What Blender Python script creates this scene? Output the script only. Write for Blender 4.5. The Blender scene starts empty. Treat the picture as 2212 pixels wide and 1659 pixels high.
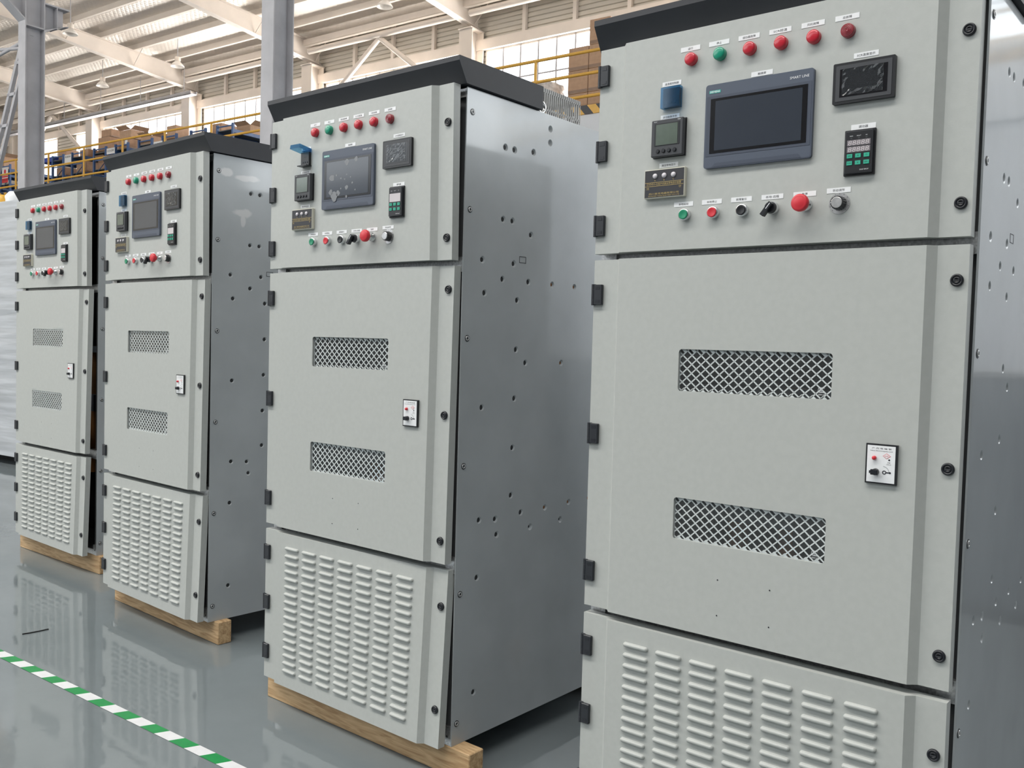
import bpy, bmesh, math, random
from mathutils import Matrix, Vector
random.seed(7)
scene = bpy.context.scene
C = scene.collection
# ------------------------------------------------------------------ camera
CAM = Vector((1.4303, -2.0711, 1.407))
YAW, PITCH, ROLL = 0.6912, -0.0432, 0.0273
F_PX = 1987.24
cd = bpy.data.cameras.new('camera'); cam = bpy.data.objects.new('camera', cd); C.objects.link(cam)
cd.sensor_fit = 'HORIZONTAL'; cd.sensor_width = 36.0; cd.lens = F_PX * 36.0 / 2212.0
cd.clip_start = 0.02; cd.clip_end = 500
fw = Vector((-math.sin(YAW)*math.cos(PITCH), math.cos(YAW)*math.cos(PITCH), math.sin(PITCH)))
rt = Vector((math.cos(YAW), math.sin(YAW), 0)); up = rt.cross(fw)
rr = math.cos(ROLL)*rt + math.sin(ROLL)*up; uu = -math.sin(ROLL)*rt + math.cos(ROLL)*up
m3 = Matrix((rr, uu, -fw)).transposed()
cam.matrix_world = Matrix.Translation(CAM) @ m3.to_4x4()
scene.camera = cam
# ------------------------------------------------------------------ world and exposure
w = bpy.data.worlds.new('overcast_sky'); scene.world = w; w.use_nodes = True
bg = w.node_tree.nodes['Background']; bg.inputs[0].default_value = (0.92, 0.97, 1.0, 1); bg.inputs[1].default_value = 2.6
vs = scene.view_settings
vs.view_transform = 'Standard'; vs.look = 'None'; vs.gamma = 1.0; vs.use_curve_mapping = False; vs.exposure = 0.40
# ------------------------------------------------------------------ building frame: s along the hall wall, n towards it
BA = math.radians(4.0)
BM = Matrix.Translation((CAM.x, CAM.y, 0)) @ Matrix.Rotation(BA, 4, 'Z')
# added fill lights: overhead, outside the windows, in the yard and at right
def area(name, loc, size, sizey, power, rot, col=(1, 1, 1)):
    l = bpy.data.lights.new(name, 'AREA'); l.shape = 'RECTANGLE'; l.size = size; l.size_y = sizey; l.energy = power; l.color = col
    o = bpy.data.objects.new(name, l); C.objects.link(o); o.matrix_world = BM @ Matrix.Translation(loc) @ Matrix.Rotation(rot[0], 4, 'X') @ Matrix.Rotation(rot[1], 4, 'Y')
    return o
area('overhead_fill_light', (-13, -3.0, 11.4), 34, 2.0, 3000, (0, 0), (1, .97, .92))  # added overhead fill for fronts, louvers and upper side panels; no skylight modelled
area('window_fill_light', (-18, 20.2, 8.3), 42, 1.7, 3600, (math.radians(-125), 0), (1, .90, .80))  # added outside the windows, tilted up to brighten the ceiling
area('yard_fill_light', (-32, -25, .1), 44, 14.0, 15000, (math.radians(175), 0), (1, .97, .93))  # added fill in the unseen yard, aimed up for the ceiling
area('side_fill_light', (9.5, 11.5, 6.0), 6.5, 5.0, 220, (0, math.radians(90)), (.95, .98, 1))  # added fill at the unseen right opening, for the nearest cabinet's side
# ------------------------------------------------------------------ materials
MATS = {}
def mat(name, col, rough=.5, metal=0., bump=0., bscale=200., noise=0., nscale=8., col2=None, spec=None, coat=0., stretch=None):
    if name in MATS: return MATS[name]
    m = bpy.data.materials.new(name); m.use_nodes = True; MATS[name] = m
    nt = m.node_tree; b = nt.nodes['Principled BSDF']
    b.inputs['Base Color'].default_value = (*col, 1); b.inputs['Roughness'].default_value = rough; b.inputs['Metallic'].default_value = metal
    if spec is not None: b.inputs['Specular IOR Level'].default_value = spec
    if coat: b.inputs['Coat Weight'].default_value = coat; b.inputs['Coat Roughness'].default_value = .08
    tc = nt.nodes.new('ShaderNodeTexCoord'); vec = tc.outputs['Object']
    if stretch:
        mp = nt.nodes.new('ShaderNodeMapping'); mp.inputs['Scale'].default_value = stretch; nt.links.new(vec, mp.inputs[0]); vec = mp.outputs[0]
    if bump:
        n = nt.nodes.new('ShaderNodeTexNoise'); n.inputs['Scale'].default_value = bscale; n.inputs['Detail'].default_value = 3
        nt.links.new(vec, n.inputs['Vector'])
        bp = nt.nodes.new('ShaderNodeBump'); bp.inputs['Strength'].default_value = bump; bp.inputs['Distance'].default_value = .002
        nt.links.new(n.outputs[0], bp.inputs['Height']); nt.links.new(bp.outputs[0], b.inputs['Normal'])
    if noise or col2:
        n = nt.nodes.new('ShaderNodeTexNoise'); n.inputs['Scale'].default_value = nscale; n.inputs['Detail'].default_value = 5
        nt.links.new(vec, n.inputs['Vector'])
        r = nt.nodes.new('ShaderNodeValToRGB'); r.color_ramp.elements[0].position = .35; r.color_ramp.elements[1].position = .65
        c2 = col2 or tuple(max(0, c*(1-noise)) for c in col)
        r.color_ramp.elements[0].color = (*c2, 1); r.color_ramp.elements[1].color = (*col, 1)
        nt.links.new(n.outputs[0], r.inputs[0]); nt.links.new(r.outputs[0], b.inputs['Base Color'])
    return m
def glassy(name, col, alpha, rough=.03, tint=None):
    if name in MATS: return MATS[name]
    m = bpy.data.materials.new(name); m.use_nodes = True; MATS[name] = m; nt = m.node_tree
    for n in list(nt.nodes): nt.nodes.remove(n)
    o = nt.nodes.new('ShaderNodeOutputMaterial'); t = nt.nodes.new('ShaderNodeBsdfTransparent'); g = nt.nodes.new('ShaderNodeBsdfPrincipled')
    t.inputs[0].default_value = (*(tint or [1-(1-c)*.25 for c in col]), 1)
    g.inputs['Base Color'].default_value = (*col, 1); g.inputs['Roughness'].default_value = rough
    lw = nt.nodes.new('ShaderNodeLayerWeight'); lw.inputs[0].default_value = .5
    pw = nt.nodes.new('ShaderNodeMath'); pw.operation = 'POWER'; pw.inputs[1].default_value = 5.; nt.links.new(lw.outputs['Facing'], pw.inputs[0])
    mt = nt.nodes.new('ShaderNodeMath'); mt.operation = 'MULTIPLY_ADD'; mt.inputs[1].default_value = .8; mt.inputs[2].default_value = .03; nt.links.new(pw.outputs[0], mt.inputs[0])
    gl = nt.nodes.new('ShaderNodeBsdfGlossy'); gl.inputs['Roughness'].default_value = rough
    m1 = nt.nodes.new('ShaderNodeMixShader'); m1.inputs[0].default_value = alpha; nt.links.new(t.outputs[0], m1.inputs[1]); nt.links.new(g.outputs[0], m1.inputs[2])
    mx = nt.nodes.new('ShaderNodeMixShader'); nt.links.new(mt.outputs[0], mx.inputs[0])
    nt.links.new(m1.outputs[0], mx.inputs[1]); nt.links.new(gl.outputs[0], mx.inputs[2]); nt.links.new(mx.outputs[0], o.inputs[0])
    return m
M_door = mat('grey_powder_coat', (.455, .475, .46), .42, bump=.06, bscale=420., noise=.04, nscale=60.)
M_side = mat('side_sheet_paint', (.44, .47, .49), .42, metal=.15, bump=.05, bscale=300., noise=.10, nscale=5., coat=.8)
M_mesh = mat('expanded_metal_pale_shine', (.86, .88, .87), .4, noise=.05)  # near-white tone carries the shine of galvanised bars
M_galv = mat('galvanised_steel', (.62, .63, .64), .38, metal=.85, noise=.35, nscale=160.)
M_inner = mat('painted_shade_black', (.035, .036, .038), .6, noise=.3, nscale=10)  # near-black shade painted on cabinet insides and the crate's skids
M_post = mat('shaded_frame_post', (.09, .095, .10), .5, noise=.1)  # post coloured dark for the shade in the door gap
M_can = mat('charcoal_powder_coat', (.027, .030, .038), .55, bump=.05, bscale=300., noise=.2, nscale=5)
M_hinge = mat('black_zinc_alloy', (.018, .021, .027), .42, bump=.05, bscale=300)
M_lock = mat('black_nylon', (.012, .014, .019), .35, noise=.1)
M_cage = mat('pale_vent_paint', (.50, .50, .49), .45, noise=.05)
M_black = mat('black_plastic', (.014, .015, .018), .35, noise=.1)
M_dgrey = mat('dark_grey_plastic', (.045, .048, .055), .45, bump=.03, bscale=500)
M_hmi = mat('blue_grey_bezel', (.075, .092, .13), .42, bump=.03, bscale=600)
M_hmi2 = mat('blue_grey_bezel_step', (.055, .068, .10), .42, noise=.05)
M_teal = mat('teal_badge', (.06, .42, .36), .5, noise=.05)
M_screen = mat('screen_glass', (.034, .042, .058), .14, noise=.06, nscale=9, coat=.3)
M_sblack = mat('screen_border', (.006, .006, .008), .15, noise=.1)
M_film = mat('protective_film', (.13, .14, .16), .22, noise=.25, nscale=60, coat=.5, bump=.6, bscale=60)
M_lcd = mat('lcd_glass', (.10, .13, .105), .12, noise=.08, nscale=40, coat=.3)
M_dxn = mat('black_plate', (.028, .029, .036), .5, noise=.1)
M_cream = mat('cream_plastic', (.62, .61, .52), .5, noise=.05)
M_gold = mat('gold_print', (.50, .38, .14), .45, noise=.15, nscale=300)
M_white = mat('white_label', (.82, .84, .86), .45, noise=.04, nscale=80)
M_print = mat('black_print', (.02, .02, .03), .5, noise=.1)
M_lens = mat('lamp_lens_white', (.62, .60, .64), .3, noise=.1)
M_red = mat('red_lamp_lens', (.52, .012, .030), .28, noise=.1, coat=.4)
M_dred = mat('dark_red_lamp_lens', (.27, .012, .025), .22, noise=.1, coat=.6)
M_green = mat('green_lamp_lens', (.004, .28, .17), .28, noise=.1, coat=.4)
M_redp = mat('red_plastic', (.62, .030, .045), .38, noise=.08)
M_greenp = mat('green_plastic', (.01, .25, .13), .38, noise=.08)
M_chrome = mat('satin_chrome', (.72, .73, .74), .22, metal=1., noise=.1, nscale=90)
M_shade = mat('pale_lamp_shade', (.85, .82, .78), .3, noise=.05)
M_alu = mat('spun_aluminium', (.78, .78, .78), .3, metal=.9, noise=.3, nscale=40)
M_key = mat('green_keys', (.03, .40, .27), .45, noise=.06)
M_seg = mat('segment_window', (.22, .20, .22), .35, noise=.1)
M_segd = mat('segment_digits', (.62, .58, .60), .4, noise=.1)
M_bluecov = glassy('blue_clear_cover', (.04, .20, .42), .07, .05, (.50, .72, .86))
M_pane = glassy('clear_glass', (.85, .9, .92), .02)
M_wpane = glassy('window_glass', (.9, .95, 1.), .0)
M_cream_st = mat('cream_steel_paint', (.80, .735, .67), .55, noise=.07, nscale=2)
M_wallp = mat('cream_cladding', (.62, .585, .52), .5, noise=.04, nscale=.5)
M_greyst = mat('grey_steel_paint', (.46, .46, .49), .55, bump=.15, bscale=60, noise=.14, nscale=3)
M_yel = mat('yellow_paint', (.80, .45, .07), .4, noise=.08, nscale=20)
M_blk = mat('black_stripe_paint', (.02, .022, .03), .4, noise=.1)
M_rackb = mat('blue_rack_paint', (.05, .12, .30), .45, noise=.15, nscale=15)
M_shelf = mat('grey_shelf_deck', (.10, .12, .14), .5, noise=.2, nscale=10)
M_rack2 = mat('blue_grey_steel', (.07, .085, .10), .4, noise=.1)
M_card = mat('cardboard', (.46, .29, .19), .75, noise=.16, nscale=9)
M_card2 = mat('pale_cardboard', (.53, .35, .235), .75, noise=.12, nscale=12)
M_cardd = mat('box_interior', (.14, .07, .045), .8, noise=.2)
M_tapeb = mat('brown_packing_tape', (.26, .16, .10), .35, noise=.1)
M_wrap = mat('stretch_wrap', (.50, .53, .57), .30, noise=.28, nscale=2.2, bump=1., bscale=2.5, stretch=(.5, .5, 9.), coat=.35)
M_wraps = mat('clear_shrink_wrap', (.78, .74, .72), .15, noise=.35, nscale=14, bump=1., bscale=22, coat=.7)
M_slab = mat('white_fascia', (.74, .76, .80), .5, noise=.04, nscale=3)
M_blue = mat('blue_bin_plastic', (.03, .08, .50), .4, noise=.1)
M_tg = mat('green_tape', (.01, .26, .065), .4, noise=.12, nscale=30)
M_tw = mat('white_tape', (.70, .71, .73), .4, noise=.06, nscale=30)
M_rust = mat('orange_fixing', (.32, .13, .03), .5, noise=.2)
M_sred = mat('red_sign', (.70, .04, .06), .5, noise=.1)
def set_wood():
    m = mat('pale_pine', (.58, .40, .22), .65); nt = m.node_tree; b = nt.nodes['Principled BSDF']; tc = nt.nodes.new('ShaderNodeTexCoord')
    mp = nt.nodes.new('ShaderNodeMapping'); mp.inputs['Scale'].default_value = (3, 30, 30); nt.links.new(tc.outputs['Object'], mp.inputs[0])
    n = nt.nodes.new('ShaderNodeTexNoise'); n.inputs['Scale'].default_value = 2.5; n.inputs['Detail'].default_value = 8; n.inputs['Distortion'].default_value = .8; nt.links.new(mp.outputs[0], n.inputs['Vector'])
    r = nt.nodes.new('ShaderNodeValToRGB'); r.color_ramp.elements[0].position = .3; r.color_ramp.elements[0].color = (.36, .215, .10, 1); r.color_ramp.elements[1].position = .62; r.color_ramp.elements[1].color = (.62, .43, .24, 1)
    nt.links.new(n.outputs[0], r.inputs[0]); nt.links.new(r.outputs[0], b.inputs['Base Color'])
    bp = nt.nodes.new('ShaderNodeBump'); bp.inputs['Strength'].default_value = .3; bp.inputs['Distance'].default_value = .002; nt.links.new(n.outputs[0], bp.inputs['Height']); nt.links.new(bp.outputs[0], b.inputs['Normal'])
    return m
M_wood = set_wood()
def set_floor():
    m = mat('grey_epoxy', (.185, .215, .225), .10); nt = m.node_tree; b = nt.nodes['Principled BSDF']; tc = nt.nodes.new('ShaderNodeTexCoord')
    n = nt.nodes.new('ShaderNodeTexNoise'); n.inputs['Scale'].default_value = .9; n.inputs['Detail'].default_value = 7; n.inputs['Roughness'].default_value = .6; nt.links.new(tc.outputs['Object'], n.inputs['Vector'])
    r = nt.nodes.new('ShaderNodeValToRGB'); r.color_ramp.elements[0].position = .3; r.color_ramp.elements[0].color = (.145, .170, .180, 1); r.color_ramp.elements[1].position = .7; r.color_ramp.elements[1].color = (.185, .212, .224, 1)
    nt.links.new(n.outputs[0], r.inputs[0]); nt.links.new(r.outputs[0], b.inputs['Base Color'])
    n2 = nt.nodes.new('ShaderNodeTexNoise'); n2.inputs['Scale'].default_value = 5.; n2.inputs['Detail'].default_value = 5; nt.links.new(tc.outputs['Object'], n2.inputs['Vector'])
    mr = nt.nodes.new('ShaderNodeMapRange'); mr.inputs['From Min'].default_value = .3; mr.inputs['From Max'].default_value = .7; mr.inputs['To Min'].default_value = .02; mr.inputs['To Max'].default_value = .08
    nt.links.new(n2.outputs[0], mr.inputs[0]); nt.links.new(mr.outputs[0], b.inputs['Roughness'])
    bp = nt.nodes.new('ShaderNodeBump'); bp.inputs['Strength'].default_value = .12; bp.inputs['Distance'].default_value = .01; nt.links.new(n2.outputs[0], bp.inputs['Height']); nt.links.new(bp.outputs[0], b.inputs['Normal'])
    return m
M_floor = set_floor()
def set_ceil():
    m = mat('foil_insulation', (.88, .83, .77), .42, metal=.2); nt = m.node_tree; b = nt.nodes['Principled BSDF']; tc = nt.nodes.new('ShaderNodeTexCoord')
    n = nt.nodes.new('ShaderNodeTexNoise'); n.inputs['Scale'].default_value = 2.2; n.inputs['Detail'].default_value = 6; n.inputs['Distortion'].default_value = 1.; nt.links.new(tc.outputs['Object'], n.inputs['Vector'])
    def wave(ang):
        mp = nt.nodes.new('ShaderNodeMapping'); mp.inputs['Rotation'].default_value = (0, 0, ang); nt.links.new(tc.outputs['Object'], mp.inputs[0])
        wv = nt.nodes.new('ShaderNodeTexWave'); wv.inputs['Scale'].default_value = 2.6; wv.inputs['Distortion'].default_value = .8; wv.inputs['Detail'].default_value = 1; nt.links.new(mp.outputs[0], wv.inputs['Vector']); return wv.outputs['Fac']
    mx = nt.nodes.new('ShaderNodeMath'); mx.operation = 'MINIMUM'; nt.links.new(wave(.9), mx.inputs[0]); nt.links.new(wave(-.9), mx.inputs[1])
    ad = nt.nodes.new('ShaderNodeMath'); ad.operation = 'MULTIPLY_ADD'; ad.inputs[1].default_value = .6; nt.links.new(mx.outputs[0], ad.inputs[0]); nt.links.new(n.outputs[0], ad.inputs[2])
    bp = nt.nodes.new('ShaderNodeBump'); bp.inputs['Strength'].default_value = .28; bp.inputs['Distance'].default_value = .07; nt.links.new(ad.outputs[0], bp.inputs['Height']); nt.links.new(bp.outputs[0], b.inputs['Normal'])
    return m
M_ceil = set_ceil()
def set_stained():
    m = M_side.copy(); m.name = 'side_sheet_paint_stained'; nt = m.node_tree; b = nt.nodes['Principled BSDF']
    tc = nt.nodes.new('ShaderNodeTexCoord'); prev = b.inputs['Base Color'].links[0].from_socket
    nz = nt.nodes.new('ShaderNodeTexNoise'); nz.inputs['Scale'].default_value = 22.; nz.inputs['Detail'].default_value = 3; nt.links.new(tc.outputs['Object'], nz.inputs['Vector'])
    acc = None
    for (y, z, ry, rz) in ((.128, 2.043, .030, .020), (.215, 2.026, .045, .013), (.262, 2.030, .035, .014), (.212, 1.868, .045, .016), (.232, 1.868, .02, .022), (.214, 1.835, .013, .03)):
        mp = nt.nodes.new('ShaderNodeMapping'); mp.vector_type = 'POINT'
        mp.inputs['Location'].default_value = (0, -y/ry, -z/rz); mp.inputs['Scale'].default_value = (0, 1/ry, 1/rz); nt.links.new(tc.outputs['Object'], mp.inputs[0])
        ln = nt.nodes.new('ShaderNodeVectorMath'); ln.operation = 'LENGTH'; nt.links.new(mp.outputs[0], ln.inputs[0])
        if acc is None: acc = ln.outputs['Value']
        else:
            mi = nt.nodes.new('ShaderNodeMath'); mi.operation = 'SMOOTH_MIN'; mi.inputs[2].default_value = .5; nt.links.new(acc, mi.inputs[0]); nt.links.new(ln.outputs['Value'], mi.inputs[1]); acc = mi.outputs[0]
    ad = nt.nodes.new('ShaderNodeMath'); ad.operation = 'ADD'; nt.links.new(acc, ad.inputs[0]); nt.links.new(nz.outputs[0], ad.inputs[1])
    mr = nt.nodes.new('ShaderNodeMapRange'); mr.inputs['From Min'].default_value = 1.25; mr.inputs['From Max'].default_value = 1.65; mr.inputs['To Min'].default_value = .75; mr.inputs['To Max'].default_value = 0.
    nt.links.new(ad.outputs[0], mr.inputs[0])
    mx = nt.nodes.new('ShaderNodeMix'); mx.data_type = 'RGBA'; nt.links.new(mr.outputs[0], mx.inputs[0]); nt.links.new(prev, mx.inputs[6]); mx.inputs[7].default_value = (.66, .66, .66, 1)
    nt.links.new(mx.outputs[2], b.inputs['Base Color'])
    return m
M_stained = set_stained()
# ------------------------------------------------------------------ mesh helpers
class MB:
    def __init__(s): s.v = []; s.f = []; s.m = []; s.mats = []; s.sm = []
    def mi(s, m):
        if m not in s.mats: s.mats.append(m)
        return s.mats.index(m)
    def add(s, vs_, fs, m, smooth=False):
        b = len(s.v); s.v += [tuple(p) for p in vs_]; k = s.mi(m)
        for f in fs: s.f.append([b+i for i in f]); s.m.append(k); s.sm.append(smooth)
    def box(s, x0, x1, y0, y1, z0, z1, m, bev=0.):
        if bev:
            o, i = bev, 0
            vs_ = []; rings = [(o, 0), (0, o)]
            bm = bmesh.new(); bmesh.ops.create_cube(bm, size=1)
            for v in bm.verts: v.co = Vector(((x0+x1)/2+v.co.x*(x1-x0), (y0+y1)/2+v.co.y*(y1-y0), (z0+z1)/2+v.co.z*(z1-z0)))
            bmesh.ops.bevel(bm, geom=list(bm.edges), offset=bev, segments=1, affect='EDGES', profile=.5)
            bm.verts.index_update(); s.add([v.co.copy() for v in bm.verts], [[v.index for v in f.verts] for f in bm.faces], m); bm.free(); return
        s.add([(x0, y0, z0), (x1, y0, z0), (x1, y1, z0), (x0, y1, z0), (x0, y0, z1), (x1, y0, z1), (x1, y1, z1), (x0, y1, z1)],
              [(0, 3, 2, 1), (4, 5, 6, 7), (0, 1, 5, 4), (1, 2, 6, 5), (2, 3, 7, 6), (3, 0, 4, 7)], m)
    def cyl(s, p0, p1, r0, m, r1=None, n=16, smooth=True, caps=True):
        r1 = r0 if r1 is None else r1
        p0 = Vector(p0); p1 = Vector(p1); d = (p1-p0).normalized(); a = d.orthogonal().normalized(); b = d.cross(a)
        vs_ = [p0+(a*math.cos(t)+b*math.sin(t))*r0 for t in [2*math.pi*i/n for i in range(n)]]+[p1+(a*math.cos(t)+b*math.sin(t))*r1 for t in [2*math.pi*i/n for i in range(n)]]
        s.add(vs_, [(i, (i+1) % n, n+(i+1) % n, n+i) for i in range(n)], m, smooth)
        if caps: s.add(vs_, [list(range(n))[::-1], [n+i for i in range(n)]], m)
    def lathe(s, c, axis, prof, m, n=24, smooth=True):
        # prof: (radius, distance along axis); axis 'y-' points to the viewer of the door, 'z'
        c = Vector(c); k = len(prof); vs_ = []
        for (r, h) in prof:
            for i in range(n):
                t = 2*math.pi*i/n
                if axis == 'y-': vs_.append(c+Vector((r*math.cos(t), -h, r*math.sin(t))))
                elif axis == 'x': vs_.append(c+Vector((h, r*math.cos(t), r*math.sin(t))))
                else: vs_.append(c+Vector((r*math.cos(t), r*math.sin(t), h)))
        fs = []
        for j in range(k-1):
            for i in range(n):
                f = (j*n+i, j*n+(i+1) % n, (j+1)*n+(i+1) % n, (j+1)*n+i); fs.append(f)
        s.add(vs_, fs, m, smooth); s.add(vs_[(k-1)*n:], [list(range(n))], m)
    def prism(s, pts, axis, a0, a1, m):
        # polygon in the plane normal to axis ('x': (y,z), 'y': (x,z), 'z': (x,y))
        def P(p, a): return {'x': (a, p[0], p[1]), 'y': (p[0], a, p[1]), 'z': (p[0], p[1], a)}[axis]
        n = len(pts); vs_ = [P(p, a0) for p in pts]+[P(p, a1) for p in pts]
        s.add(vs_, [(i, (i+1) % n, n+(i+1) % n, n+i) for i in range(n)]+[list(range(n))[::-1], [n+i for i in range(n)]], m)
    def mesh(s, name):
        me = bpy.data.meshes.new(name); me.from_pydata(s.v, [], s.f)
        for m in s.mats: me.materials.append(m)
        me.polygons.foreach_set('material_index', s.m); me.polygons.foreach_set('use_smooth', s.sm)
        me.update()
        bm = bmesh.new(); bm.from_mesh(me); bmesh.ops.recalc_face_normals(bm, faces=bm.faces); bm.to_mesh(me); bm.free()
        return me
    def obj(s, name, parent=None, mw=None, loc=None, rotz=0):
        o = bpy.data.objects.new(name, s.mesh(name)); C.objects.link(o); o.parent = parent
        if mw is not None: o.matrix_basis = mw
        if loc is not None: o.location = loc
        if rotz: o.rotation_euler = (0, 0, rotz)
        return o
def link(name, me, parent=None, loc=(0, 0, 0), rotz=0, label=None):
    o = bpy.data.objects.new(name, me); C.objects.link(o); o.parent = parent; o.location = loc; o.rotation_euler = (0, 0, rotz)
    if label: o['label'] = label
    return o
def tag(o, label, cat, group=None, kind=None):
    if label: o['label'] = label
    if cat: o['category'] = cat
    if group: o['group'] = group
    if kind: o['kind'] = kind
    return o
def empty(name, loc, rotz=0, parent=None):
    o = bpy.data.objects.new(name, None); C.objects.link(o); o.location = loc; o.rotation_euler = (0, 0, rotz); o.parent = parent; o.empty_display_size = .1
    return o
TC = {}
def text(s, h, m, width=None, res=2, bold=0.):
    """mesh of lettering, h = height of a capital, centred, facing -Y"""
    k = (s, h, m.name, width, bold)
    if k in TC: return TC[k]
    cu = bpy.data.curves.new('t', 'FONT'); cu.body = s; cu.size = 1.; cu.align_x = 'CENTER'; cu.align_y = 'CENTER'; cu.resolution_u = res; cu.fill_mode = 'FRONT'; cu.offset = bold
    o = bpy.data.objects.new('t', cu); C.objects.link(o)
    dg = bpy.context.evaluated_depsgraph_get(); me = bpy.data.meshes.new_from_object(o.evaluated_get(dg))
    bpy.data.objects.remove(o); bpy.data.curves.remove(cu)
    xs = [v.co.x for v in me.vertices]; ys = [v.co.y for v in me.vertices]
    cx, cy = (max(xs)+min(xs))/2, (max(ys)+min(ys))/2; sy = h/(max(ys)-min(ys)); sx = sy if width is None else width/(max(xs)-min(xs))
    for v in me.vertices: v.co = Vector(((v.co.x-cx)*sx, 0, (v.co.y-cy)*sy))
    me.materials.clear(); me.materials.append(m); me.name = 'lettering'; TC[k] = me
    return me
def addtext(mb, s, h, m, x, y, z, width=None, bold=0., italic=0.):
    me = text(s, h, m, width, bold=bold)
    mb.add([(v.co.x+x+v.co.z*italic, y, v.co.z+z) for v in me.vertices], [list(p.vertices) for p in me.polygons], m)
# ------------------------------------------------------------------ setting: floor
mb = MB(); mb.box(-45, 12, -16, 20, -.2, 0, M_floor)
o = mb.obj('floor', mw=BM); o['kind'] = 'structure'
# ------------------------------------------------------------------ setting: walls of the hall (building frame)
SC = [-39.5, -33.5, -27.5, -21.5, -15.4, -9.3, -3.2, 2.9, 9.0]
NW = 19.6; WF = -13.
M_wdark = mat('light_cutting_cladding', (.20, .205, .215), .6, noise=.05, nscale=1)  # darkened finish on unseen surfaces, cuts light from front-right and yard glare
def ribbed(mb, a0, a1, z0, z1, other, m, axis='s', pitch=.125, dep=.035, sgn=-1):
    z = z0; prof = []
    while z < z1-1e-6:
        for dz, d in ((0, 0), (pitch*.12, 1), (pitch*.78, 1), (pitch*.9, 0), (pitch, 0)):
            zz = min(z+dz, z1); prof.append((other+sgn*dep*d, zz))
        z += pitch
    n = len(prof)
    if axis == 's': vs_ = [(a0, p[0], p[1]) for p in prof]+[(a1, p[0], p[1]) for p in prof]
    else: vs_ = [(p[0], a0, p[1]) for p in prof]+[(p[0], a1, p[1]) for p in prof]
    mb.add(vs_, [(i, i+1, n+i+1, n+i) for i in range(n-1)], m)
ROOFZ = lambda n: 10.30+.063*(19.6-n)
wb = MB(); SR = 9.2
ribbed(wb, SC[0], SR, 9.4, 10.6, NW, M_wallp); ribbed(wb, SC[0], SR, 0, 7.5, NW, M_wallp)
for a, b in ((SC[0], -37.95), (-36.75, -35.35), (-34.2, -33.3)): ribbed(wb, a, b, 7.5, 9.4, NW, M_wallp)
for s in SC[1:]: ribbed(wb, s-.28, s+.28, 7.5, 9.4, NW, M_wallp)
wall = wb.obj('wall_back', mw=BM); wall['kind'] = 'structure'
sb = MB()
sb.box(SC[0], SR, NW-.16, NW-.02, 9.15, 9.42, M_cream_st); sb.box(SC[0], SR, NW-.12, NW-.02, 7.4, 7.5, M_cream_st)
sb.obj('window_head_beam', wall)
st = MB()
for a, b in zip(SC[:-1], SC[1:]):
    for k in range(1, 4): s = a+(b-a)*k/4.; st.box(s-.05, s+.05, NW-.14, NW-.04, 9.42, 10.5, M_cream_st)
st.obj('cladding_stud', wall)
gb = MB(); ribbed(gb, -16, NW, 0, 9.05, SC[0]-.2, M_wallp, axis='n', sgn=1); ribbed(gb, -16, NW, 9.3, 12.2, SC[0]-.2, M_wallp, axis='n', sgn=1)
g = gb.obj('wall_left', mw=BM); g['kind'] = 'structure'
hb = MB(); hb.box(SC[0]-.16, SC[0]-.02, -16, NW, 9.02, 9.3, M_cream_st); hb.obj('girt', g)
for k in range(7):
    p_ = MB(); nn = 18.6-3.2*k; p_.box(SC[0]-.16, SC[0]-.04, nn-.08, nn+.08, 0, 9.3, M_cream_st); p_.obj('wall_post', g)
# windows
bays = [(-37.95, -36.75), (-35.35, -34.2)]+[(a+.28, b-.28) for a, b in zip(SC[1:-1], SC[2:])]
for i, (a, b) in enumerate(bays):
    wn = MB(); z0, z1 = 7.5, 9.15; n_ = max(2, round((b-a)/.55)) if i > 1 else 1
    for k in range(n_+1):
        s = a+(b-a)*k/n_; wn.box(s-.022, s+.022, NW-.05, NW+.01, z0, z1, M_cream_st if k in (0, n_) else M_greyst)
    wn.box(a, b, NW-.05, NW+.01, z1-.05, z1, M_cream_st); wn.box(a, b, NW-.05, NW+.01, z0, z0+.05, M_cream_st)
    if i > 1: wn.box(a, b, NW-.045, NW+.005, 8.28, 8.32, M_greyst)
    o = wn.obj('window_%d' % (i+1), mw=BM); o['kind'] = 'structure'
    pn = MB(); pn.box(a+.02, b-.02, NW-.024, NW-.018, z0+.05, z1-.05, M_wpane); pn.obj('window_pane', o)
# ceiling with purlins
cb = MB(); n0, n1 = -12., NW+.1
vsn = 40
cb.add([(SC[0]-.3, n1, ROOFZ(n1)+.2), (SR, n1, ROOFZ(n1)+.2), (SR, n0, ROOFZ(n0)+.2), (SC[0]-.3, n0, ROOFZ(n0)+.2)], [(0, 1, 2, 3)], M_ceil)
cb.add([(SC[0]-.3, n1, ROOFZ(n1)+.3), (SR, n1, ROOFZ(n1)+.3), (SR, n0, ROOFZ(n0)+.3), (SC[0]-.3, n0, ROOFZ(n0)+.3)], [(0, 1, 2, 3)], M_ceil)
ceil = cb.obj('ceiling', mw=BM); ceil['kind'] = 'structure'
k = 0
nn = 19.32
while nn > -11:
    pb = MB(); z = ROOFZ(nn)
    pb.box(SC[0], SR, nn-.006, nn+.006, z, z+.2, M_cream_st); pb.box(SC[0], SR, nn-.07, nn, z, z+.008, M_cream_st); pb.box(SC[0], SR, nn-.006, nn-.0, z, z+.03, M_cream_st)
    pb.box(SC[0], SR, nn-.076, nn-.07, z, z+.025, M_cream_st)
    pb.obj('purlin', ceil); nn -= 1.115
# eave strut beams along the wall
eb = MB(); eb.box(SC[0], SR, 18.85, 19.0, 10.12, 10.3, M_cream_st); eb.obj('eave_channel', ceil)
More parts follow.
